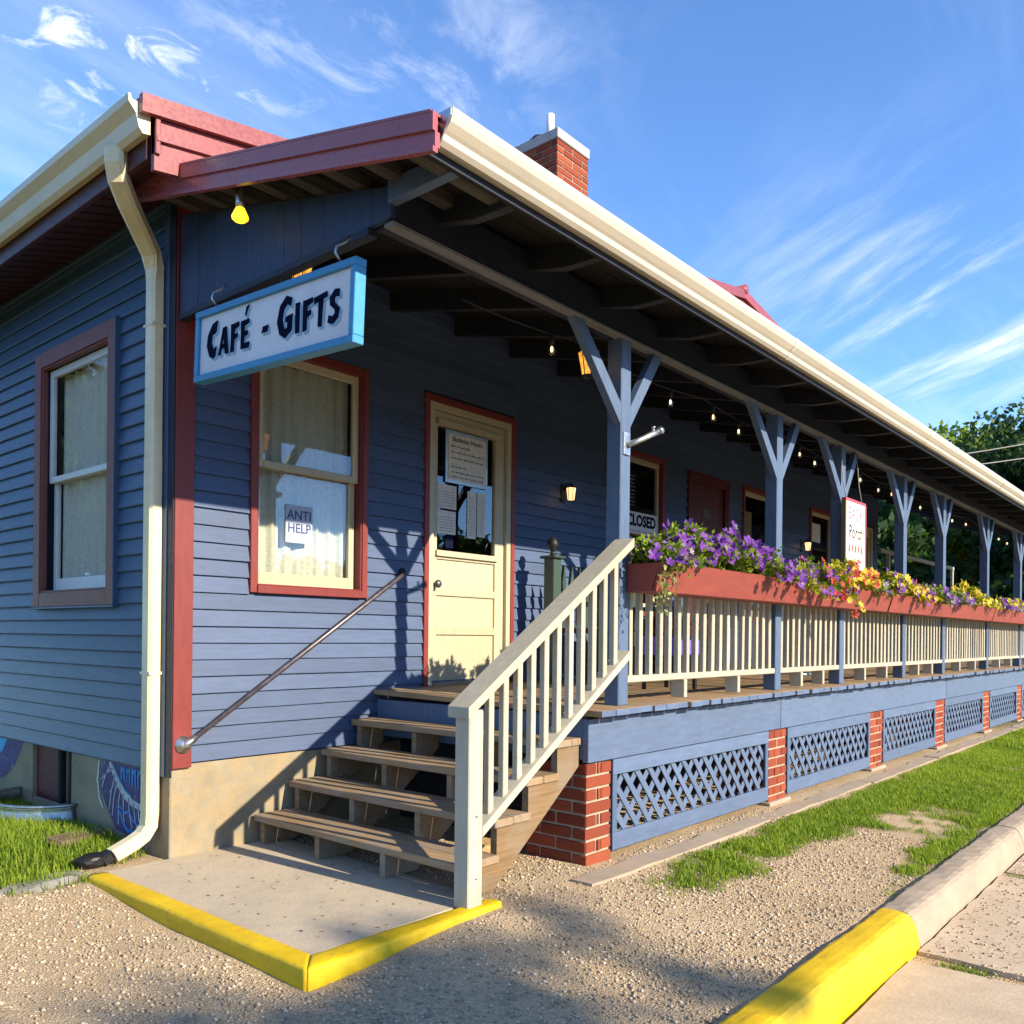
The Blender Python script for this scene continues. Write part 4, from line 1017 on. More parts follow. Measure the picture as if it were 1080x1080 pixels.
GL = {
 'C': (.76, [[(.74, 1.02), (.40, .95), (.10, .66), (.04, .36), (.24, .04), (.52, -.05), (.66, .02), (.70, .30), (.52, .22), (.38, .40), (.42, .64), (.60, .66), (.70, .74)]]),
 'A': (.90, [[(-.02, 0), (.20, 0), (.52, .98), (.34, .98)], [(.33, .98), (.64, 1.0), (.90, -.02), (.56, 0)], [(.2, .22), (.6, .22), (.58, .40), (.26, .38)]]),
 'F': (.74, [[(.06, -.02), (.34, 0), (.37, 1), (.04, 1)], [(.3, .78), (.74, .86), (.70, 1.03), (.3, 1.0)], [(.3, .42), (.62, .48), (.60, .64), (.3, .6)]]),
 'E': (.76, [[(.06, 0), (.34, 0), (.36, 1), (.05, 1)], [(.3, .80), (.72, .86), (.70, 1.02), (.3, 1.0)], [(.3, .42), (.62, .46), (.60, .62), (.3, .6)], [(.3, 0), (.74, -.02), (.76, .2), (.3, .18)]]),
 '´': (0, [[(.30, 1.16), (.40, 1.16), (.64, 1.52), (.40, 1.46)]]),
 '-': (.62, [[(.05, .34), (.52, .36), (.56, .58), (.14, .56)]]),
 'G': (.92, [[(.84, .96), (.52, 1.05), (.16, .82), (.02, .42), (.18, .08), (.52, -.05), (.88, .12), (.90, .54), (.52, .50), (.50, .36), (.62, .36), (.60, .2), (.46, .2), (.34, .45), (.40, .7), (.58, .82), (.80, .74)]]),
 'I': (.44, [[(.07, -.01), (.37, 0), (.34, 1.0), (.03, 1.0)]]),
 'T': (.84, [[(.28, 0), (.54, -.02), (.60, .9), (.28, .88)], [(-.02, .78), (.88, .90), (.84, 1.08), (-.04, .98)]]),
 'S': (.78, [[(.72, 1.03), (.42, 1.06), (.10, .84), (.12, .58), (.44, .42), (.46, .28), (.30, .2), (.06, .28), (.0, .04), (.35, -.05), (.70, .12), (.78, .42), (.46, .62), (.42, .74), (.5, .82), (.74, .78)]]),
}
def sign_text(seq, u, v, mat, x, name, du=0, dv=0):
    for chx, h in seq:
        if chx == ' ': u += h; continue
        w, polys = GL[chx]; hs = h if chx != '´' else h
        for pl in polys:
            uu = u - (GL['E'][0] + .06) * h * .78 if chx == '´' else u
            n = len(pl); bm = bmesh.new()
            for xx in (x, x - .003): 
                for a, b in pl: bm.verts.new((xx, -(uu + du + a * h * .78), v + dv + b * h))
            bm.verts.ensure_lookup_table(); vv = bm.verts
            for tri in tessellate_polygon([[Vector((a, b, 0)) for a, b in pl]]): bm.faces.new([vv[n + q_] for q_ in tri])
            for i in range(n):
                j = (i + 1) % n; bm.faces.new((vv[i], vv[j], vv[n + j], vv[n + i]))
            bmesh.ops.recalc_face_normals(bm, faces=bm.faces[:])
            me = bpy.data.meshes.new(name); bm.to_mesh(me); bm.free(); me.materials.append(mat)
            o = obj(name, me, (0, 0, 0)); o.parent = sg; o.location = (0, 0, 0)
        u += (w + .10) * h * .78
    return u
big, sm = .172, .132
seq = [('C', big), ('A', sm), ('F', sm), ('E', sm), ('´', sm), (' ', .075), ('-', sm), (' ', .05), ('G', big), ('I', sm), ('F', sm), ('T', sm), ('S', sm)]
LB = .93
def lay(mat, x, du, dv, name): return sign_text(seq, -.535, -.068, mat, x, name, du, dv)
lay(M['inkshadow'], -.0145, .012, -.012, 'letter_shadow'); endu = lay(M['ink'], -.0172, 0, 0, 'letter')
print('sign text end u', endu, 'limit', hw - .05)
for u in (-.47, .5):
    o = tube('hanger_hook', [(0, 0, -.03), (-.02, .006, .0), (-.01, .012, .03), (.03, .008, .06), (.05, .0, .09)], .006, M['steel'], None, 8); o.parent = sg; o.location = (0, -u, hh + .07)

# flood lamp on the end panel, amber lanterns
fl = empty('flood_lamp', (-.14, -.86, 3.40), label='lit yellow flood bulb hanging under the near roof edge above the sign', cat='lamp')
tube('lamp_arm', [(-.14, -.86, 3.40), (-.14, -.86, 3.35), (-.15, -.865, 3.31)], .014, M['black'], fl, 10)
lathe('lamp_socket', [(.020, .0), (.022, .03), (.022, .095), (.014, .11)], (-.152, -.866, 3.215), M['steel'], fl)
lathe('bulb', [(.004, -.030), (.026, -.027), (.038, -.016), (.039, -.006), (.026, .022), (.019, .036)], (-.152, -.866, 3.182), M['flood'], fl)
def amber(loc, label):
    x, y, z = loc; e = empty('amber_lantern', (x, y, z + .16), label=label, cat='lantern', group='amber glass lanterns under the porch roof')
    lathe('shade', [(.034, -.085), (.058, .045)], (x, y, z), M['amber'], e, 6, False)
    lathe('cap', [(.066, .045), (.066, .052), (.03, .075), (.008, .09), (.008, .16)], (x, y, z), M['black'], e, 12)
    lathe('base_rim', [(.012, -.105), (.036, -.092), (.038, -.084)], (x, y, z), M['black'], e, 12)
    for k in range(6):
        a = k * math.pi / 3; c_, s_ = math.cos(a), math.sin(a)
        tube('frame_bar', [(x + .036 * c_, y + .036 * s_, z - .086), (x + .061 * c_, y + .061 * s_, z + .047)], .003, M['black'], e, 5)
amber((.28, -.745, 3.07), 'amber lantern hanging just behind the CAFÉ - GIFTS sign')
amber((1.62, -1.60, 2.80), 'amber lantern hanging beside the brace of the nearest porch post')
def sconce(x, z, label):
    e = empty('wall_lantern', (x, -.02, z), label=label, cat='lantern', group='small wall lanterns on the clapboards')
    box('back_plate', x - .03, x + .03, -.03, -.018, z - .07, z + .09, M['black'], e)
    tube('arm', [(x, -.025, z + .03), (x, -.07, z + .085), (x, -.11, z + .075)], .007, M['black'], e, 8)
    lathe('glass_shade', [(.028, -.055), (.040, .045)], (x, -.11, z), M['lantern'], e, 6, False)
    lathe('cap', [(.05, .045), (.012, .075), (.006, .09)], (x, -.11, z), M['black'], e, 6, False)
    for k in range(6):
        a = k * math.pi / 3; tube('bar', [(x + .03 * math.cos(a), -.11 + .03 * math.sin(a), z - .057), (x + .043 * math.cos(a), -.11 + .043 * math.sin(a), z + .048)], .003, M['black'], e, 5)
sconce(3.47, 2.44, 'lit wall lantern on blue clapboards right of the cream door')
sconce(8.62, 2.44, 'lit wall lantern on far clapboards behind the flowers')
# string lights
sl_ = empty('string_lights', (2.0, -1.6, 2.9), label='string of round bulbs looped along the porch beam', cat='string lights')
pts = []; bx = [1.30, 2.56, 3.15, 3.55, 4.69, 5.02, 6.18, 6.72, 7.15, 8.2, 8.9, 9.6, 10.3, 11.2, 11.7, 12.3, 12.9]
wire = []
for i in range(241):
    xx = .6 + i * .052; wire.append((xx, -1.585, 2.885 - .045 * abs(math.sin(xx * 2.1)) ))
tube('wire', wire, .004, M['black'], sl_, 5)
for i, xx in enumerate(bx):
    zz = 2.885 - .045 * abs(math.sin(xx * 2.1))
    lathe('socket', [(.011, -.055), (.013, -.03), (.010, 0)], (xx, -1.585, zz), M['black'], sl_, 8)
    b_ = lathe('bulb', [(.004, -.066), (.014, -.061), (.0225, -.042), (.021, -.022), (.011, .0)], (xx, -1.585, zz - .05), M['bulbglass'], sl_, 14)
    lathe('filament', [(.003, -.048), (.007, -.042), (.007, -.022), (.003, -.016)], (xx, -1.585, zz - .05), M['bulb'] if i not in (1, 4, 7) else M['bulbclear'], b_, 8)
# flag bracket on the near post
fb = empty('flag_bracket', (1.79, -1.76, 2.32), label='silver flagpole bracket on the nearest porch post', cat='bracket')
box('mount_plate', 1.752, 1.818, YF - .010, YF - .0005, 2.27, 2.40, M['steel'], fb, .004)
tube('holder_tube', [(1.785, YF - .012, 2.325), (1.90, YF - .06, 2.385), (2.00, YF - .10, 2.44)], [.017, .017, .017], M['steel'], fb, 14)
tube('holder_collar', [(1.985, YF - .094, 2.432), (2.005, YF - .102, 2.443)], .023, M['steel'], fb, 14)
lathe('thumb_screw', [(.008, 0), (.008, .025), (.012, .026), (.012, .034)], (1.95, YF - .08, 2.42), M['steel'], fb, 10)

# ------------------------------------------------------------------ notices
def paper(name, x0, x1, z0, z1, y, mat, label, th=.002, group=None, cat='notice'):
    e = empty(name, ((x0 + x1) / 2, y, (z0 + z1) / 2), label=label, cat=cat, group=group)
    box('sheet', x0, x1, y - th, y, z0, z1, mat, e, 0); return e
def lines(e, x0, x1, zs, y, h, mat, seed):
    r = random.Random(seed)
    for zz in zs:
        xx = x0; V, F = [], []
        while xx < x1:
            for k in range(r.randrange(3, 8)):
                w = h * r.uniform(.25, .7); xe = xx + w; hh_ = h * r.choice((.6, .6, .65, 1.0)); zl = zz - (h * .25 if r.random() < .12 else 0)
                if xe > x1: break
                b = len(V); V += [(xx, y, zl), (xe, y, zl), (xe, y, zz + hh_), (xx, y, zz + hh_)]; F.append((b, b + 1, b + 2, b + 3)); xx = xe + h * .16
            xx += h * .55
        if F: mobj('print_line', V, F, mat, e)
hs = paper('hours_notice', 2.09, 2.545, 2.355, 2.742, .012, M['steel'], 'grey-framed Business Hours notice behind the cream door glass', .006)
box('sheet', 2.115, 2.52, .002, .005, 2.38, 2.715, M['paper'], hs, 0)
text('lettering', 'Business Hours', .052, (2.317, .0012, 2.68), M['print'], hs, bold=.0012)
for i, (zz, a, b) in enumerate(((2.622, 2.14, 2.36), (2.578, 2.14, 2.50), (2.534, 2.14, 2.50), (2.47, 2.14, 2.30), (2.432, 2.15, 2.50), (2.398, 2.15, 2.50))): lines(hs, a, b, [zz], .0014, .014, M['print'], i)
for i, (a, b, c, d) in enumerate(((2.02, 2.215, 2.16, 2.335), (2.02, 2.21, 1.975, 2.145), (2.335, 2.43, 1.965, 2.32), (2.445, 2.535, 1.985, 2.32))):
    e = paper('leaflet', a, b, c, d, .017, M['paper'], ('upper left of the small printed sheets in the cream door glass', 'lower left of the small printed sheets in the cream door glass', 'narrow printed sheet in the cream door glass, nearer the middle', 'narrow printed sheet in the cream door glass, nearest the hinge side')[i])
    lines(e, a + .012, b - .012, [c + .02 + .02 * k for k in range(int((d - c - .04) / .02))], .0142, .006, M['print'], 40 + i)
paper('door_sticker', 2.105, 2.185, 1.875, 1.965, .017, M['ink'], 'small black sticker low in the cream door glass', cat='sticker')
wp = paper('window_poster', .745, .945, 1.795, 2.03, .044, M['paperblue'], 'pale blue poster with outlined lettering in the window left of the door')
text('lettering', 'ANTI\nHELP', .082, (.845, .0412, 1.925), M['printblue'], wp, bold=.001, sx=.95)
cs = paper('closed_sign', 4.46, 5.03, 2.225, 2.43, -.004, M['signwhite'], 'white CLOSED sign in the second window past the cream door', .003, cat='sign')
text('lettering', 'CLOSED', .148, (4.745, -.0085, 2.345), M['ink'], cs, bold=.006, sx=.94)
lines(cs, 4.52, 4.97, [2.245], -.0075, .012, M['print'], 60)
mb = paper('menu_board', 4.40, 4.80, 2.47, 2.86, .10, M['dark'], 'black chalk menu board in the second window past the cream door', .005, cat='menu board')
lines(mb, 4.44, 4.78, [2.80 - .036 * k for k in range(9)], .0944, .010, M['paper'], 77)
paper('door_paper', 5.80, 5.955, 2.0, 2.24, .017, M['paper'], 'blank white paper in the dark red door glass')
wpp = paper('window_paper', 7.0, 7.2, 2.3, 2.72, .012, M['olive'], 'yellowed narrow paper in the third window along the wall'); lines(wpp, 7.02, 7.18, [2.35 + .04 * k for k in range(8)], .0092, .012, M['print'], 81)
paper('window_paper', 9.02, 9.35, 2.55, 2.8, .012, M['paper'], 'small pale paper in the fourth window along the wall')

# hanging vertical sign by third post
hs2 = empty('porch_sign', (5.32, YF - .05, 2.14), label='small vertical white sign with pink edge hanging at the third porch post', cat='sign')
box('board', 5.09, 5.57, YF - .085, YF - .055, 1.80, 2.43, M['signpaper'], hs2, .002)
for a, b, c, d in ((5.08, 5.58, 2.428, 2.452), (5.08, 5.58, 1.778, 1.802)): box('edge_strip', a, b, YF - .09, YF - .05, c, d, M['pinkpaint'], hs2, .002)
box('edge_strip', 5.568, 5.59, YF - .091, YF - .051, 1.802, 2.428, M['pinkpaint'], hs2, .002); box('edge_strip', 5.068, 5.092, YF - .091, YF - .051, 1.802, 2.428, M['olive'], hs2, .002)
text('lettering', 'BACK', .155, (5.33, YF - .0862, 2.325), M['pinktext'], hs2, bold=.001, sx=.9)
text('lettering', 'Porch', .165, (5.34, YF - .0862, 2.165), M['ink'], hs2, bold=.001, sx=.9)
for k in range(5):
    xx = 5.15 + k * .075; b = mobj('red_squiggle', [(xx, YF - .0864, 2.0 + .02 * (k % 2)), (xx + .05, YF - .0864, 1.985), (xx + .06, YF - .0864, 2.05), (xx + .02, YF - .0864, 2.06)], [(0, 1, 2, 3)], M['redtext'], hs2)
mobj('green_patch', [(5.11, YF - .0864, 1.82), (5.33, YF - .0864, 1.82), (5.28, YF - .0864, 1.92), (5.11, YF - .0864, 1.95)], [(0, 1, 2, 3)], M['greenp'], hs2)
for xx in (5.13, 5.53): tube('hanger_cord', [(xx, YF - .07, 2.45), (xx - .02, YF - .05, 2.6), (xx, YF - .02, 2.905)], .004, M['cable'], hs2, 6)

# ------------------------------------------------------------------ furniture on the deck
bn = empty('porch_bench', (3.4, -.4, DECKZ), label='dark green bench with ball finials against the wall by the cream door', cat='bench')
for xx in (2.92, 4.02):
    pp = box('bench_post', xx, xx + .10, -.36, -.26, dz(-.3), 1.84, M['green'], bn, .005)
    box('post_cap', xx - .025, xx + .125, -.385, -.235, 1.84, 1.862, M['green'], pp, .006)
    lathe('finial', [(.03, 0), (.018, .025), (.02, .04), (.042, .075), (.045, .10), (.03, .135), (.006, .15)], (xx + .05, -.31, 1.862), M['black'], pp, 14)
    box('arm_rest', xx + .015, xx + .085, -.85, -.36, 1.46, 1.495, M['green'], bn, .004); box('front_leg', xx + .01, xx + .09, -.85, -.77, dz(-.8), 1.46, M['green'], bn, .004)
for q in range(9):
    xx = 3.08 + q * .105
    prism('back_slat', [(xx, 1.3), (xx + .05, 1.3), (xx + .05, 1.5), (xx + .035, 1.56), (xx + .052, 1.66), (xx + .026, 1.80), (xx, 1.66), (xx + .015, 1.56), (xx, 1.5)], 1, -.325, -.30, M['green'], bn)
for q in range(4): box('seat_slat', 3.0, 4.04, -.82 + q * .12, -.72 + q * .12, 1.275, 1.30, M['crimson'], bn, .003)
box('back_rail', 3.02, 4.02, -.33, -.295, 1.26, 1.32, M['green'], bn, .003)
cst = empty('storage_chest', (4.75, -.35, DECKZ), label='dark crimson storage chest under the second window', cat='chest')
box('chest_body', 4.25, 5.25, -.60, -.08, dz(-.3), 1.36, M['crimson'], cst, .006); box('chest_lid', 4.22, 5.28, -.63, -.06, 1.36, 1.40, M['crimson'], cst, .006)
cr_ = empty('purple_crate', (3.25, -1.2, DECKZ), label='purple plastic crate on the deck behind the railing', cat='crate')
for (a, b, c, d) in ((3.05, 3.45, -1.36, -1.345), (3.05, 3.45, -1.065, -1.05), (3.05, 3.065, -1.345, -1.065), (3.435, 3.45, -1.345, -1.065)): box('crate_side', a, b, c, d, dz(-1.2) + .26, 1.24, M['purple'], cr_, .003)
box('crate_floor', 3.06, 3.44, -1.35, -1.06, dz(-1.2) + .255, dz(-1.2) + .27, M['purple'], cr_, .002)
for (a, b) in ((3.08, -1.33), (3.40, -1.33), (3.08, -1.09), (3.40, -1.09)): box('crate_leg', a, a + .025, b, b + .025, dz(b), dz(b) + .257, M['black'], cr_, .002)
bt = empty('bar_table', (6.5, -.75, DECKZ), label='white-topped tall bar table behind the flowers', cat='table')
lathe('table_top', [(.38, 0), (.40, .01), (.40, .03), (.38, .04)], (6.55, -.75, 1.86), M['white'], bt, 28); tube('table_column', [(6.55, -.75, .89), (6.55, -.75, 1.86)], .03, M['steel'], bt); lathe('table_foot', [(.26, 0), (.25, .02), (.04, .05)], (6.55, -.75, dz(-.75) + .001), M['steel'], bt, 24)
# far open end: screen frame
sf = empty('screen_frame', (14.5, -.05, DECKZ), label='pale timber frame of the open bay past the end wall', cat='frame')
box('frame_rail', BX1 + .05, PX1, -.05, .0, 2.62, 2.68, M['grey_white'], sf); box('frame_post', BX1 + .45, BX1 + .52, -.048, -.002, dz(0), 2.62, M['grey_white'], sf); box('frame_post', PX1 - .1, PX1 - .03, -.048, -.002, dz(0), 2.62, M['grey_white'], sf)

# ------------------------------------------------------------------ small ground things
ww = empty('window_well', (-.1, 1.6, 0), label='curved galvanised window well in the grass by the basement window', cat='window well')
def well(name, r_off, z0, z1, ridges):
    V, F = [], []; n = 36; m = 13
    for i in range(n + 1):
        a = math.pi * i / n
        for k in range(m + 1):
            zz = z0 + (z1 - z0) * k / m; r_ = r_off + .008 * math.sin(k / m * ridges * 2 * math.pi)
            V.append((-.014 - (.34 + r_) * math.sin(a), 1.60 + (.44 + r_) * math.cos(a), zz))
    for i in range(n):
        for k in range(m): F.append((i * (m + 1) + k, (i + 1) * (m + 1) + k, (i + 1) * (m + 1) + k + 1, i * (m + 1) + k + 1))
    o = mobj(name, V, F, M['steel'], ww, True); s_ = o.modifiers.new('thick', 'SOLIDIFY'); s_.thickness = .004; return o
well('corrugated_shell', 0, -.12, .135, 2.0)
rimp = [(-.014 - .345 * math.sin(math.pi * i / 30), 1.60 + .445 * math.cos(math.pi * i / 30), .138) for i in range(31)]
tube('rolled_rim', rimp, .011, M['steel'], ww, 8)
pk = box('wood_plank', -.19, .19, -.06, .06, -.02, .02, M['plank'], None, .006); place(pk, (-.20, .66, .045)); pk.rotation_euler = (R(8), R(3), R(22)); tag(pk, 'short weathered plank lying in the grass below the downspout', 'plank')
def rock(name, loc, size, mat, label, cat, seed):
    bm = bmesh.new(); bmesh.ops.create_icosphere(bm, subdivisions=3, radius=1.0); r = random.Random(seed); ph = [r.uniform(0, 6) for _ in range(6)]
    for v in bm.verts:
        c = v.co; k = 1 + .13 * math.sin(3.1 * c.x + ph[0]) * math.sin(2.7 * c.y + ph[1]) + .07 * math.sin(7 * c.z + ph[2] + 5 * c.x) + r.uniform(-.03, .03)
        v.co = Vector((c.x * size[0], c.y * size[1], max(min(c.z, .62), -.7) * size[2])) * k
    me = bpy.data.meshes.new(name); bm.to_mesh(me); bm.free(); me.materials.append(mat)
    o = obj(name, me, loc); tag(o, label, cat); return o
rock('edging_stone', (-.62, .05, -.045), (.21, .10, .085), M['fieldstone'], 'long pale limestone in the grass beside the yellow rim', 'stone', 3).rotation_euler = (0, 0, R(12))
rock('edging_stone', (-.93, .03, -.05), (.13, .09, .075), M['fieldstone'], 'small pale limestone at the left edge of the grass', 'stone', 5)
rock('tan_rock', (1.12, -1.30, .06), (.11, .08, .075), M['rock'], 'rough tan rock lying under the wooden steps', 'rock', 8)
dr = rock('leaf_clump', (-.33, .19, .02), (.10, .075, .045), M['black'], 'dark wet leaf clump at the downspout outlet', 'debris', 12)

# ------------------------------------------------------------------ flowers
fbx = []
for i, (a, b) in enumerate(((1.80, 5.86), (5.905, 10.1), (10.14, 14.6))):
    e = empty('flower_box', ((a + b) / 2, -1.86, 1.5), label=('terracotta red flower box on the railing nearest the steps', 'terracotta red flower box in the middle of the porch railing', 'terracotta red flower box at the far end of the railing')[i], cat='flower box', group='flower boxes along the porch railing')
    t = .022
    pf = [(-1.945, 1.488), (-1.995, 1.655), (-1.995 + t, 1.655), (-1.945 + t, 1.488)]
    prism('front_board', pf, 0, a, b, M['box'], e, .002)
    box('back_board', a, b, -1.778, -1.756, 1.488, 1.655, M['box'], e, .002)
    box('bottom_board', a + .002, b - .002, -1.925, -1.778, 1.49, 1.51, M['box'], e, .002)
    for xe in (a + .001, b - t - .001): prism('end_board', [(-1.922, 1.51), (-1.973, 1.65), (-1.778, 1.65), (-1.778, 1.51)], 0, xe, xe + t, M['box'], e)
    box('potting_soil', a + t + .002, b - t - .002, -1.955, -1.779, 1.60, 1.62, M['bark'], e, 0); fbx.append(e)
def bloss_mesh(name, petals, r, mat, cone=.35, cmat=None):
    V, F = [(0, 0, -r * cone)], []
    for k in range(petals):
        a = 2 * math.pi * k / petals; h = math.pi / petals
        V += [(r * .62 * math.cos(a - h * .95), r * .62 * math.sin(a - h * .95), 0), (r * math.cos(a - h * .45), r * math.sin(a - h * .45), r * .05), (r * math.cos(a + h * .45), r * math.sin(a + h * .45), r * .12), (r * .62 * math.cos(a + h * .95), r * .62 * math.sin(a + h * .95), 0)]
        b = 1 + 4 * k; F += [(0, b, b + 1), (0, b + 1, b + 2), (0, b + 2, b + 3)]
    return mesh(name, V, F, mat)
BM = {'purple': bloss_mesh('petunia', 5, .037, M['p_purple']), 'red': bloss_mesh('petunia', 5, .035, M['p_red']), 'yellow': bloss_mesh('bidens', 6, .031, M['p_yellow'], .1), 'lilac': bloss_mesh('lilac', 5, .022, M['p_lilac'])}
def leaves(n, pts, dirs, size, tone, r):
    """n leaf quads (kite, folded) at pts"""
    a = r.normal(size=(n, 3)); a += dirs * 1.2; a /= np.linalg.norm(a, axis=1, keepdims=True)
    b = np.cross(a, r.normal(size=(n, 3))); b /= np.linalg.norm(b, axis=1, keepdims=True)
    c = np.cross(a, b); L = size[:, None]
    v = np.stack([pts, pts + a * L * .5 + b * L * .32 + c * L * .08, pts + a * L, pts + a * L * .5 - b * L * .32 + c * L * .08], 1).reshape(-1, 3)
    f = np.arange(n * 4).reshape(n, 4)
    return v, f, np.repeat(tone, 4)
def plant(x, half, kinds, leafmat_, top, nleaf, nblo, label, seed, hang=.0, lsize=.044, grp=None):
    r = np.random.default_rng(seed); base = Vector((x, -1.87, 1.62))
    e = empty('flowering_plant', base, label=label, cat='plant', group=grp or 'bedding plants in the flower boxes')
    # stems arch outwards from the soil: points along random arcs
    ns = 55; pts = []; dirs = []
    V, F = [], []
    tips = []
    for s in range(ns):
        ang = r.uniform(0, 2 * math.pi); reach = r.uniform(.2, 1) ** .7
        dx = math.cos(ang) * half * reach; dy = math.sin(ang) * .17 * reach - .03; h = top * (1.15 - .75 * reach) * r.uniform(.7, 1.1)
        drop = hang * max(0, -dy / .2) * r.uniform(.3, 1.2)
        x0_ = x + r.uniform(-.4, .4) * half
        p0 = np.array([x0_, -1.87 + r.uniform(-.05, .05), 1.61]); p2 = np.array([x0_ + dx * .75, -1.87 + dy - (.06 if drop > .03 else 0), 1.61 + h - drop])
        pm = (p0 + p2) / 2 + np.array([0, 0, .06 + h * .25 + drop * .35])
        m = max(4, nleaf // ns); t = np.sort(r.uniform(.15, 1, m))[:, None]
        q = (1 - t) ** 2 * p0 + 2 * t * (1 - t) * pm + t ** 2 * p2
        q = q + r.normal(size=q.shape) * .018
        pts.append(q); d = np.tile((p2 - p0) / (np.linalg.norm(p2 - p0) + 1e-6), (m, 1)); d[:, 1] -= .4; d[:, 2] += .2; dirs.append(d); tips.append((p2, d[0]))
    pts = np.concatenate(pts); dirs = np.concatenate(dirs); n = len(pts)
    v, f, tn = leaves(n, pts, dirs, r.uniform(.6, 1.15, n) * lsize, r.uniform(0, 1, n), r)
    o = obj('foliage', np_mesh('foliage', v - np.array(base), f, M[leafmat_], {'tone': tn}), base, e)
    r2 = random.Random(seed)
    for q in range(nblo):
        p2, d = max((tips[r2.randrange(len(tips))] for _ in range(2)), key=lambda q_: -1.2 * q_[0][1] + q_[0][2] - .25 * q_[0][0])
        pos = Vector(p2) + Vector((r2.gauss(0, .035), r2.gauss(-.012, .022), r2.gauss(.018, .02)))
        nrm = Vector((r2.gauss(-.25, .45), -1 + r2.gauss(0, .35), r2.gauss(.45, .4))).normalized()
        o = obj('blossom', BM[r2.choice(kinds)], pos, e); o.rotation_euler = nrm.to_track_quat('Z', 'Y').to_euler(); k = r2.uniform(.7, 1.15); o.scale = (k, k, k)
PL = [
 (1.93, .18, ['purple', 'lilac', 'purple'], 'leaf_pet', .20, 380, 18, 'low plant of purple and lilac blossoms at the near end of the box', .10),
 (2.28, .30, ['purple'], 'leaf_pet', .31, 640, 38, 'bright green petunia with purple blossoms, first along the box', .05),
 (2.80, .32, ['purple'], 'leaf_pet', .32, 640, 32, 'tall purple petunia, second along the box from the steps', .06),
 (3.28, .30, ['purple'], 'leaf_pet', .25, 560, 24, 'purple petunia, third along the box from the steps', .08),
 (3.72, .30, ['purple', 'purple', 'lilac'], 'leaf_gold', .18, 560, 14, 'golden green plant with few purple blossoms at the second porch post', .16),
 (4.15, .30, ['purple', 'purple', 'red'], 'leaf_pet', .24, 560, 24, 'purple and red petunia right of the second porch post', .20),
 (4.55, .28, ['purple', 'red', 'red', 'yellow'], 'leaf_gold', .24, 480, 26, 'trailing plant of mixed red and purple blossoms left of the porch sign', .26),
 (4.95, .26, ['yellow', 'yellow', 'red'], 'leaf_gold', .28, 480, 44, 'dense yellow plant with red blossoms beneath the porch sign', .10),
 (5.45, .30, ['purple', 'red', 'lilac'], 'leaf_pet', .17, 480, 22, 'red and purple plant just right of the porch sign', .08),
 (6.10, .36, ['yellow', 'yellow', 'purple'], 'leaf_gold', .27, 600, 42, 'yellow plant with purple blossoms at the start of the middle box', .12),
 (6.75, .32, ['yellow', 'purple', 'red'], 'leaf_gold', .20, 480, 26, 'yellow, red and purple plant left of the fourth porch post', .12),
 (7.45, .34, ['lilac', 'purple', 'lilac'], 'leaf_pet', .20, 520, 26, 'green plant with pale lilac blossoms right of the fourth porch post', .08),
 (8.15, .36, ['lilac', 'purple'], 'leaf_pet', .19, 480, 26, 'lilac and purple plant left of the fifth porch post', .08),
 (8.95, .40, ['yellow'], 'leaf_gold', .30, 560, 46, 'tall all-yellow plant right of the fifth porch post', .12),
 (9.75, .36, ['yellow', 'lilac'], 'leaf_gold', .20, 480, 28, 'yellow and lilac plant at the end of the middle box', .08),
 (10.6, .42, ['yellow', 'purple'], 'leaf_gold', .20, 480, 30, 'yellow and purple plant at the sixth porch post', .08),
 (11.4, .42, ['purple', 'yellow', 'lilac'], 'leaf_gold', .20, 480, 30, 'purple and yellow plant in the far box, left of the last visible post', .08),
 (12.3, .45, ['yellow', 'yellow', 'purple'], 'leaf_gold', .22, 480, 30, 'yellow plant in the far box next to the last visible post', .08),
 (13.2, .45, ['yellow', 'purple'], 'leaf_gold', .20, 400, 24, 'farthest yellow and purple plant in the boxes', .08),
]
for i, (x, hf, kinds, lm, tp, nl, nb, lab, hg) in enumerate(PL): plant(x, hf, kinds, lm, tp, int(nl * 2.8), int(nb * 1.9), lab, 100 + i, hg)
# trailing variegated vine at the near corner of the box
r = np.random.default_rng(5); vb = Vector((1.86, -2.0, 1.6)); ve = empty('trailing_vine', vb, label='pale variegated vine trailing down the near corner of the flower box', cat='vine')
vp = []; stems = []
for s in range(5):
    p = np.array([1.80 + .03 * s, -1.96, 1.67]); path = [tuple(p)]
    for k in range(9 + (3 if s < 2 else 0)):
        p = p + np.array([r.normal(-.004, .008), -.02 if k < 2 else r.normal(0, .006), .012 if k == 0 else -.027]); path.append(tuple(p)); vp += [p + r.normal(size=3) * .010, p + r.normal(size=3) * .012]
    tube('stem', path, .002, M['leaf_pet'], ve, 4)
vp = np.array(vp); n = len(vp); dd = np.tile(np.array([0, -.6, -.3]), (n, 1))
v, f, tn = leaves(n, vp, dd, r.uniform(.022, .036, n), r.uniform(0.2, 1, n), r)
obj('foliage', np_mesh('foliage', v - np.array(vb), f, M['leaf_vine'], {'tone': tn}), vb, ve)

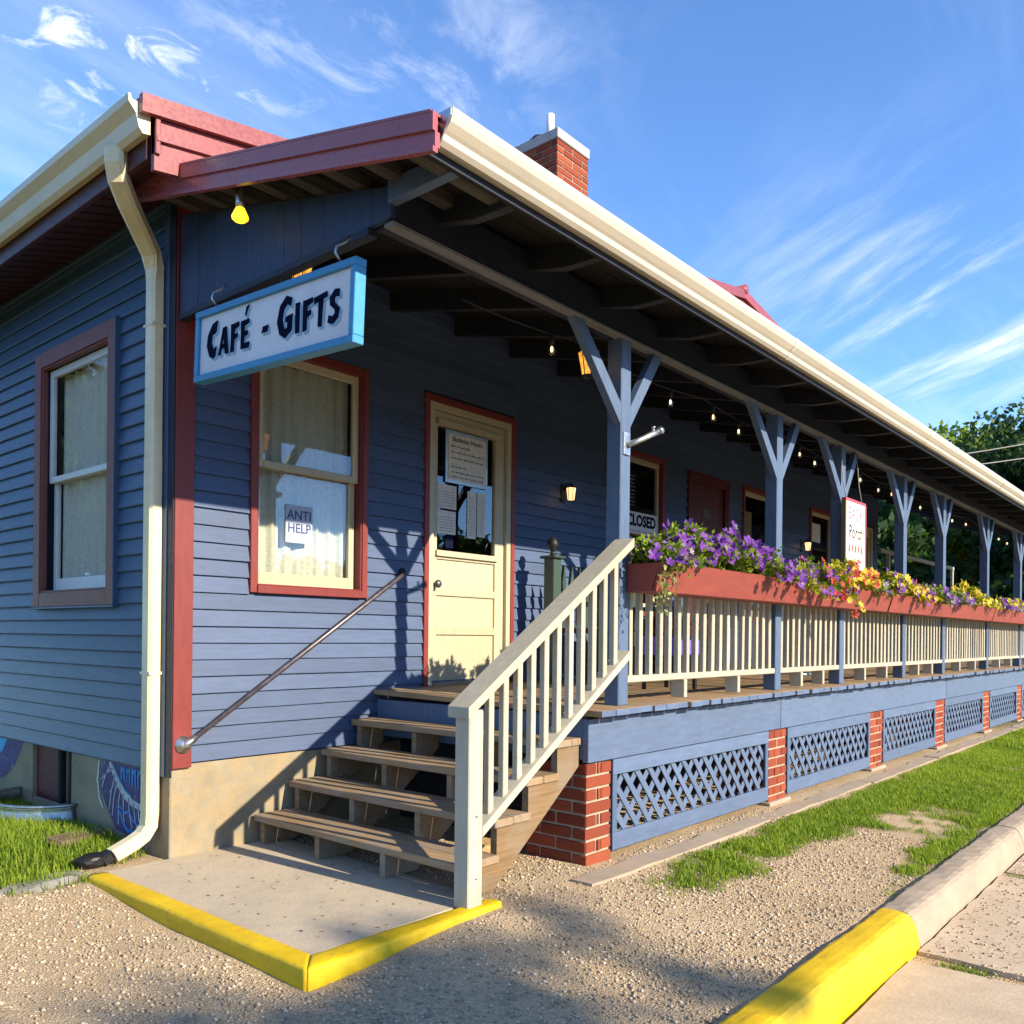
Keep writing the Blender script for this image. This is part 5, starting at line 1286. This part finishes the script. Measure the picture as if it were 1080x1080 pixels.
# ------------------------------------------------------------------ grass and loose gravel
def blades(n, x0, x1, y0, y1, hmin, hmax, seed, wid=.0035, pow_=1.0):
    r = np.random.default_rng(seed); x = r.uniform(x0, x1, n); y = r.uniform(y0, y1, n)
    m = lawn_mask(x, y); keep = r.uniform(0, 1, n) < m ** pow_
    x, y, m = x[keep], y[keep], m[keep]; n = len(x); z = gh(x, y)
    h = r.uniform(hmin, hmax, n) * (.45 + .75 * m); a = r.uniform(0, 6.283, n); lean = r.uniform(.15, .75, n) * h
    w = r.uniform(.7, 1.3, n) * wid; bx_, by_ = np.cos(a), np.sin(a); px_, py_ = -by_, bx_
    p = np.stack([x, y, z - .004], 1); o = np.stack([bx_ * lean, by_ * lean, 0 * h], 1); s = np.stack([px_ * w, py_ * w, 0 * w], 1); up = np.stack([0 * h, 0 * h, h], 1)
    v = np.stack([p - s, p + s, p + s * .8 + o * .35 + up * .6, p - s * .8 + o * .35 + up * .6, p + o + up], 1).reshape(-1, 3)
    b = np.arange(n) * 5; quad = np.stack([b, b + 1, b + 2, b + 3], 1); tri = np.stack([b + 3, b + 2, b + 4, b + 4], 1)
    dry = np.clip(pnoise(x, y, 2.2, 9) * .35 + .5 + r.normal(0, .22, n), 0, 1)
    return v, quad, np.stack([b + 3, b + 2, b + 4], 1), np.repeat(dry, 5)
def grass_obj(name, args, label):
    v, q, t, tn = blades(*args)
    me = bpy.data.meshes.new(name); nv = len(v); me.vertices.add(nv); me.vertices.foreach_set('co', v.astype(np.float32).ravel())
    nl = q.size + t.size; me.loops.add(nl); me.loops.foreach_set('vertex_index', np.concatenate([q.ravel(), t.ravel()]).astype(np.int32))
    nf = len(q) + len(t); me.polygons.add(nf)
    ls = np.concatenate([np.arange(len(q)) * 4, q.size + np.arange(len(t)) * 3]); me.polygons.foreach_set('loop_start', ls.astype(np.int32))
    me.polygons.foreach_set('loop_total', np.concatenate([np.full(len(q), 4), np.full(len(t), 3)]).astype(np.int32)); me.update(calc_edges=True)
    a = me.attributes.new('tone', 'FLOAT', 'POINT'); a.data.foreach_set('value', tn.astype(np.float32)); me.materials.append(M['grass'])
    o = obj(name, me, (0, 0, 0)); tag(o, label, 'grass', kind='stuff'); return o
grass_obj('lawn_grass', (120000, 1.2, 9, -3.15, -2.0, .012, .042, 21, .0028), 'patchy short grass strip between the porch and the kerb')
grass_obj('lawn_grass', (45000, 9, 20, -3.15, -2.0, .025, .06, 22, .006), 'far end of the grass strip along the porch')
grass_obj('lawn_grass', (80000, -3.2, .05, -.35, 2.6, .02, .075, 23, .003), 'bright grass in front of the side wall and window well')
# weeds in the slab joints
def tuft_line(n, x0, x1, y0, y1, z, seed, name, label):
    r = np.random.default_rng(seed); f = r.uniform(0, 1, n); x = x0 + (x1 - x0) * f + r.normal(0, .025, n); y = y0 + (y1 - y0) * f + r.normal(0, .01, n)
    keep = pnoise(x, y, 6, seed) > -.1; x, y = x[keep], y[keep]; n = len(x); h = r.uniform(.01, .035, n); a = r.uniform(0, 6.28, n)
    p = np.stack([x, y, np.full(n, z)], 1); s = np.stack([-np.sin(a), np.cos(a), 0 * a], 1) * .003; o = np.stack([np.cos(a) * h * .7, np.sin(a) * h * .7, h], 1)
    v = np.stack([p - s, p + s, p + o], 1).reshape(-1, 3); ob = obj(name, np_mesh(name, v, np.arange(n * 3).reshape(n, 3), M['grass'], {'tone': np.repeat(r.uniform(0, .8, n), 3)}), (0, 0, 0)); tag(ob, label, 'grass', kind='stuff')
tuft_line(2600, 1.78, 1.78, -3.34, -4.6, LOTZ - .03, 31, 'joint_weeds', 'thin weeds in the near joint of the parking slabs')
tuft_line(2600, 3.62, 3.62, -3.36, -4.6, LOTZ - .03, 32, 'joint_weeds', 'thin weeds in the next joint of the parking slabs')
def pebbles(n, name, label, seed, xr, yr, smin, smax, zadd=0, mask=True, zfix=None):
    r = np.random.default_rng(seed); x = r.uniform(*xr, n); y = r.uniform(*yr, n)
    keep = np.ones(n, bool)
    if mask:
        keep &= r.uniform(0, 1, n) > lawn_mask(x, y) * 1.3
        keep &= ~((x > -.50) & (x < .70) & (y > -1.90)); keep &= ~((x > 1.4) & (x < 1.7) & (y > -1.78)); keep &= ~((x > 1.7) & (y > -1.75)); keep &= ~((x > -.02) & (y > -.01)); keep &= ~((y < -3.10) & (y > -3.36) & (x > -1.7))
        keep &= ~((x > -1.7) & (y < -3.3))
        keep &= r.uniform(0, 1, n) < np.clip(.55 + .6 * pnoise(x, y, 4.0, seed), .12, 1)
    x, y = x[keep], y[keep]; n = len(x); z = gh(x, y) if zfix is None else np.full(n, zfix)
    s = smin + (smax - smin) * r.uniform(0, 1, n) ** 3
    base = np.array([(1, 0, 0), (0, 1, 0), (-1, 0, 0), (0, -1, 0), (0, 0, .75), (0, 0, -.7)], float)
    v = base[None] * s[:, None, None] * r.uniform(.65, 1.25, (n, 6, 1)); a = r.uniform(0, 6.28, n); ca, sa = np.cos(a), np.sin(a)
    v = np.stack([v[..., 0] * ca[:, None] - v[..., 1] * sa[:, None], v[..., 0] * sa[:, None] + v[..., 1] * ca[:, None], v[..., 2]], -1)
    v += np.stack([x, y, z + s * .25], 1)[:, None]
    f0 = np.array([(0, 1, 4), (1, 2, 4), (2, 3, 4), (3, 0, 4), (1, 0, 5), (2, 1, 5), (3, 2, 5), (0, 3, 5)])
    f = (f0[None] + (np.arange(n) * 6)[:, None, None]).reshape(-1, 3)
    o = obj(name, np_mesh(name, v.reshape(-1, 3), f, PEB, {'tone': np.repeat(r.uniform(0, 1, n) ** 1.9, 6)}), (0, 0, 0)); tag(o, label, 'gravel', kind='stuff')
tP = NT('gravel_stone'); atP = tP.n.new('ShaderNodeAttribute'); atP.attribute_name = 'tone'
tP.base(tP.mix(atP.outputs['Fac'], (0.26, 0.20, 0.13), (0.58, 0.465, 0.325))); tP.rough(.9); PEB = tP.m
pebbles(150000, 'loose_gravel', 'loose beige gravel around the entrance pad', 41, (-2.6, 3.6), (-4.0, .2), .003, .0115)
pebbles(900, 'loose_gravel', 'scattered gravel on the parking slabs by the kerb', 42, (1.7, 4.5), (-3.75, -3.36), .003, .010, mask=False, zfix=LOTZ + .001)
def litter(n, seed):
    r = np.random.default_rng(seed); x = r.uniform(-.3, 1.2, n); y = r.uniform(-1.7, -.1, n); s = r.uniform(.004, .012, n); a = r.uniform(0, 6.28, n)
    d = np.stack([np.cos(a) * s, np.sin(a) * s, 0 * s], 1); e = np.stack([-np.sin(a) * s * .5, np.cos(a) * s * .5, 0 * s], 1); p = np.stack([x, y, np.full(n, .003)], 1)
    v = np.stack([p - d, p + e, p + d + np.array([0, 0, .003]), p - e], 1).reshape(-1, 3)
    o = obj('leaf_litter', np_mesh('leaf_litter', v, np.arange(n * 4).reshape(n, 4), M['bark'], {'tone': np.zeros(n * 4)}), (0, 0, 0)); tag(o, 'tiny dry leaf crumbs on the entrance pad', 'litter', kind='stuff')
litter(140, 51)

# ------------------------------------------------------------------ trees
def tree(name, base, height, crown_c, crown_r, nclump, nleaf, lsize, mat, label, seed, trunk_r=.22, group=None, shell=.55):
    r = np.random.default_rng(seed); rr = random.Random(seed); base = Vector(base)
    e = empty(name, base, label=label, cat='tree', group=group)
    cc = Vector(crown_c)
    V, F = [], []
    def add(path, rad, seg=8):
        v, f = tube_data(path, rad, seg); b = len(V); V.extend(v); F.extend([tuple(i + b for i in q) for q in f])
    top_ = Vector((cc.x, cc.y, cc.z + crown_r[2] * .5))
    tp = [base + Vector((0, 0, -.3)), base.lerp(top_, .3) + Vector((rr.uniform(-.2, .2), rr.uniform(-.2, .2), 0)), base.lerp(top_, .6), top_]
    add(tp, [trunk_r * 1.15, trunk_r * .85, trunk_r * .55, trunk_r * .12])
    cs = []
    for k in range(nclump):
        d = r.normal(size=3); d /= np.linalg.norm(d); rad = r.uniform(shell, 1.0)
        if d[2] < -.3: d[2] *= .6
        lump = 1 + .16 * math.sin(3 * math.atan2(d[1], d[0]) + seed) + .12 * math.sin(5 * d[2] + seed)
        cs.append(np.array(cc) + d * np.array(crown_r) * rad * lump)
    for k in range(0, nclump, max(1, nclump // 16)):
        q = Vector(cs[k]); s = base.lerp(top_, rr.uniform(.35, .8)); m = s.lerp(q, .5) + Vector((0, 0, .08 * crown_r[2])); add([s, m, q], [trunk_r * .35, trunk_r * .2, trunk_r * .05], 6)
    mobj('trunk', V, F, M['bark'], e, True)
    per = nleaf // nclump; cl_r = np.mean(crown_r) * .23
    P_, D_ = [], []
    for c in cs:
        k = int(per * rr.uniform(.6, 1.4)); d = r.normal(size=(k, 3)); d /= np.linalg.norm(d, axis=1, keepdims=True)
        P_.append(c + d * (r.uniform(0, 1, (k, 1)) ** .45) * cl_r * np.array([1.15, 1.15, .8]) * rr.uniform(.7, 1.3)); D_.append(d * .6 + np.array([0, 0, -.3]))
    P_ = np.concatenate(P_); D_ = np.concatenate(D_); n = len(P_)
    v, f, tn = leaves(n, P_, D_, r.uniform(.6, 1.3, n) * lsize, np.clip(r.normal(.5, .28, n), 0, 1), r)
    obj('crown', np_mesh('crown', v - np.array(base), f, M[mat], {'tone': tn}), base, e)
tree('maple_tree', (31, 3.0, -.1), 10, (31, 3.0, 5.5), (3.7, 3.2, 3.1), 110, 46000, .23, 'leaf_tree', 'sunlit green maple rising above the far end of the gutter', 61, .3)
tree('dark_tree', (27, -.5, -.1), 10, (27, -.6, 4.5), (3.0, 3.2, 3.9), 100, 42000, .21, 'leaf_dark', 'dark leafy tree at the right edge behind the power lines', 62, .28)
tree('dark_tree', (38, 9.0, -.1), 9, (38, 9.5, 4.5), (5.0, 5.0, 4.0), 60, 12000, .5, 'leaf_dark', 'shaded tree seen through the open end of the porch', 63, .3)
tree('dark_tree', (24, 4.6, -.1), 6, (24, 4.6, 3.0), (2.6, 2.6, 2.6), 46, 10000, .34, 'leaf_dark', 'low shaded tree between the far porch posts', 64, .2)
tree('dark_tree', (23, -1.2, -.1), 6, (23, -1.4, 2.6), (2.2, 2.2, 2.6), 40, 9000, .34, 'leaf_dark', 'low shaded tree past the end of the grass strip', 65, .2)
# trees across the street, out of frame: their reflections and shade reach the picture
def shade_c(gx_, gy_, Y): # point at plane Y on the sun ray that hits the ground at gx_,gy_
    t = (Y - gy_) / SUN_TO.y; return Vector((gx_ + SUN_TO.x * t, Y, SUN_TO.z * t))
c0 = shade_c(-.22, -2.55, -17)
tree('street_tree', (c0.x + .1, -17.3, -.3), 7, tuple(c0), (1.25, .9, .30), 26, 1300, .125, 'leaf_tree', 'small street tree across the road behind the viewer, shading the gravel', 71, .1, shell=.1)
for k, (tx, ty, th, tr) in enumerate(((-42, -30, 9, 7), (-30, -34, 9.5, 7), (-18, -36, 9, 7), (-7, -38, 8.5, 7), (4, -37, 8, 6.5), (13, -39, 8.5, 6), (52, -30, 9, 7), (64, -20, 10, 7), (-52, -18, 10, 8))):  # unseen row added to keep low sky light off the porch wall
    tree('street_tree', (tx, ty, -.3), th, (tx, ty, th * .52), (tr, 4, th * .46), 60, 5200, .95, 'leaf_dark', ('first', 'second', 'third', 'fourth', 'fifth', 'sixth', 'seventh', 'eighth', 'leftmost')[k] + ' unseen tree of the row added behind the viewer to block low sky', 80 + k, .3, 'added sky-blocking trees behind the viewer', .2)
tree('street_tree', (30, -27, -.3), 7, (30, -27, 3.2), (4, 4, 2.6), 40, 7000, .5, 'leaf_dark', 'broad street tree far across the road, mirrored in the door glass', 72, .3)
tree('street_tree', (38, -30, -.3), 7, (38, -30, 3.6), (4, 4, 3.2), 40, 7000, .5, 'leaf_dark', 'second broad street tree far across the road', 73, .3)

for k, (tx, ty, th) in enumerate(((-9, 24, 10), (-17, 31, 11), (-17, 19, 10), (-26, 26, 11))):  # unseen trees added to give the side window a darker reflection
    tree('reflection_tree', (tx, ty, -.1), th, (tx, ty, th * .52), (4.6, 4.6, th * .46), 70, 14000, .36, 'leaf_dark', ('nearest', 'second', 'third', 'farthest')[k] + ' of the unseen trees added left of the building to darken the side window reflection', 95 + k, .3, 'unseen trees added left of the building', .2)

# power lines
for i, (a, b, lab) in enumerate((((17.0, 1.2, 5.00), (26, -6.0, 7.9), 'uppermost power line crossing in front of the right-hand trees'), ((17.0, 1.0, 4.78), (26, -6.0, 7.35), 'middle power line crossing in front of the right-hand trees'), ((17.5, -.2, 3.95), (26, -6.0, 5.3), 'lowest power line crossing in front of the right-hand trees'))):
    A, B = Vector(a), Vector(b); path = [A.lerp(B, t / 16) - Vector((0, 0, .25 * math.sin(math.pi * t / 16))) for t in range(17)]
    o = tube('power_line', path, .014, M['cable'], None, 6); tag(o, lab, 'power line', 'power lines')
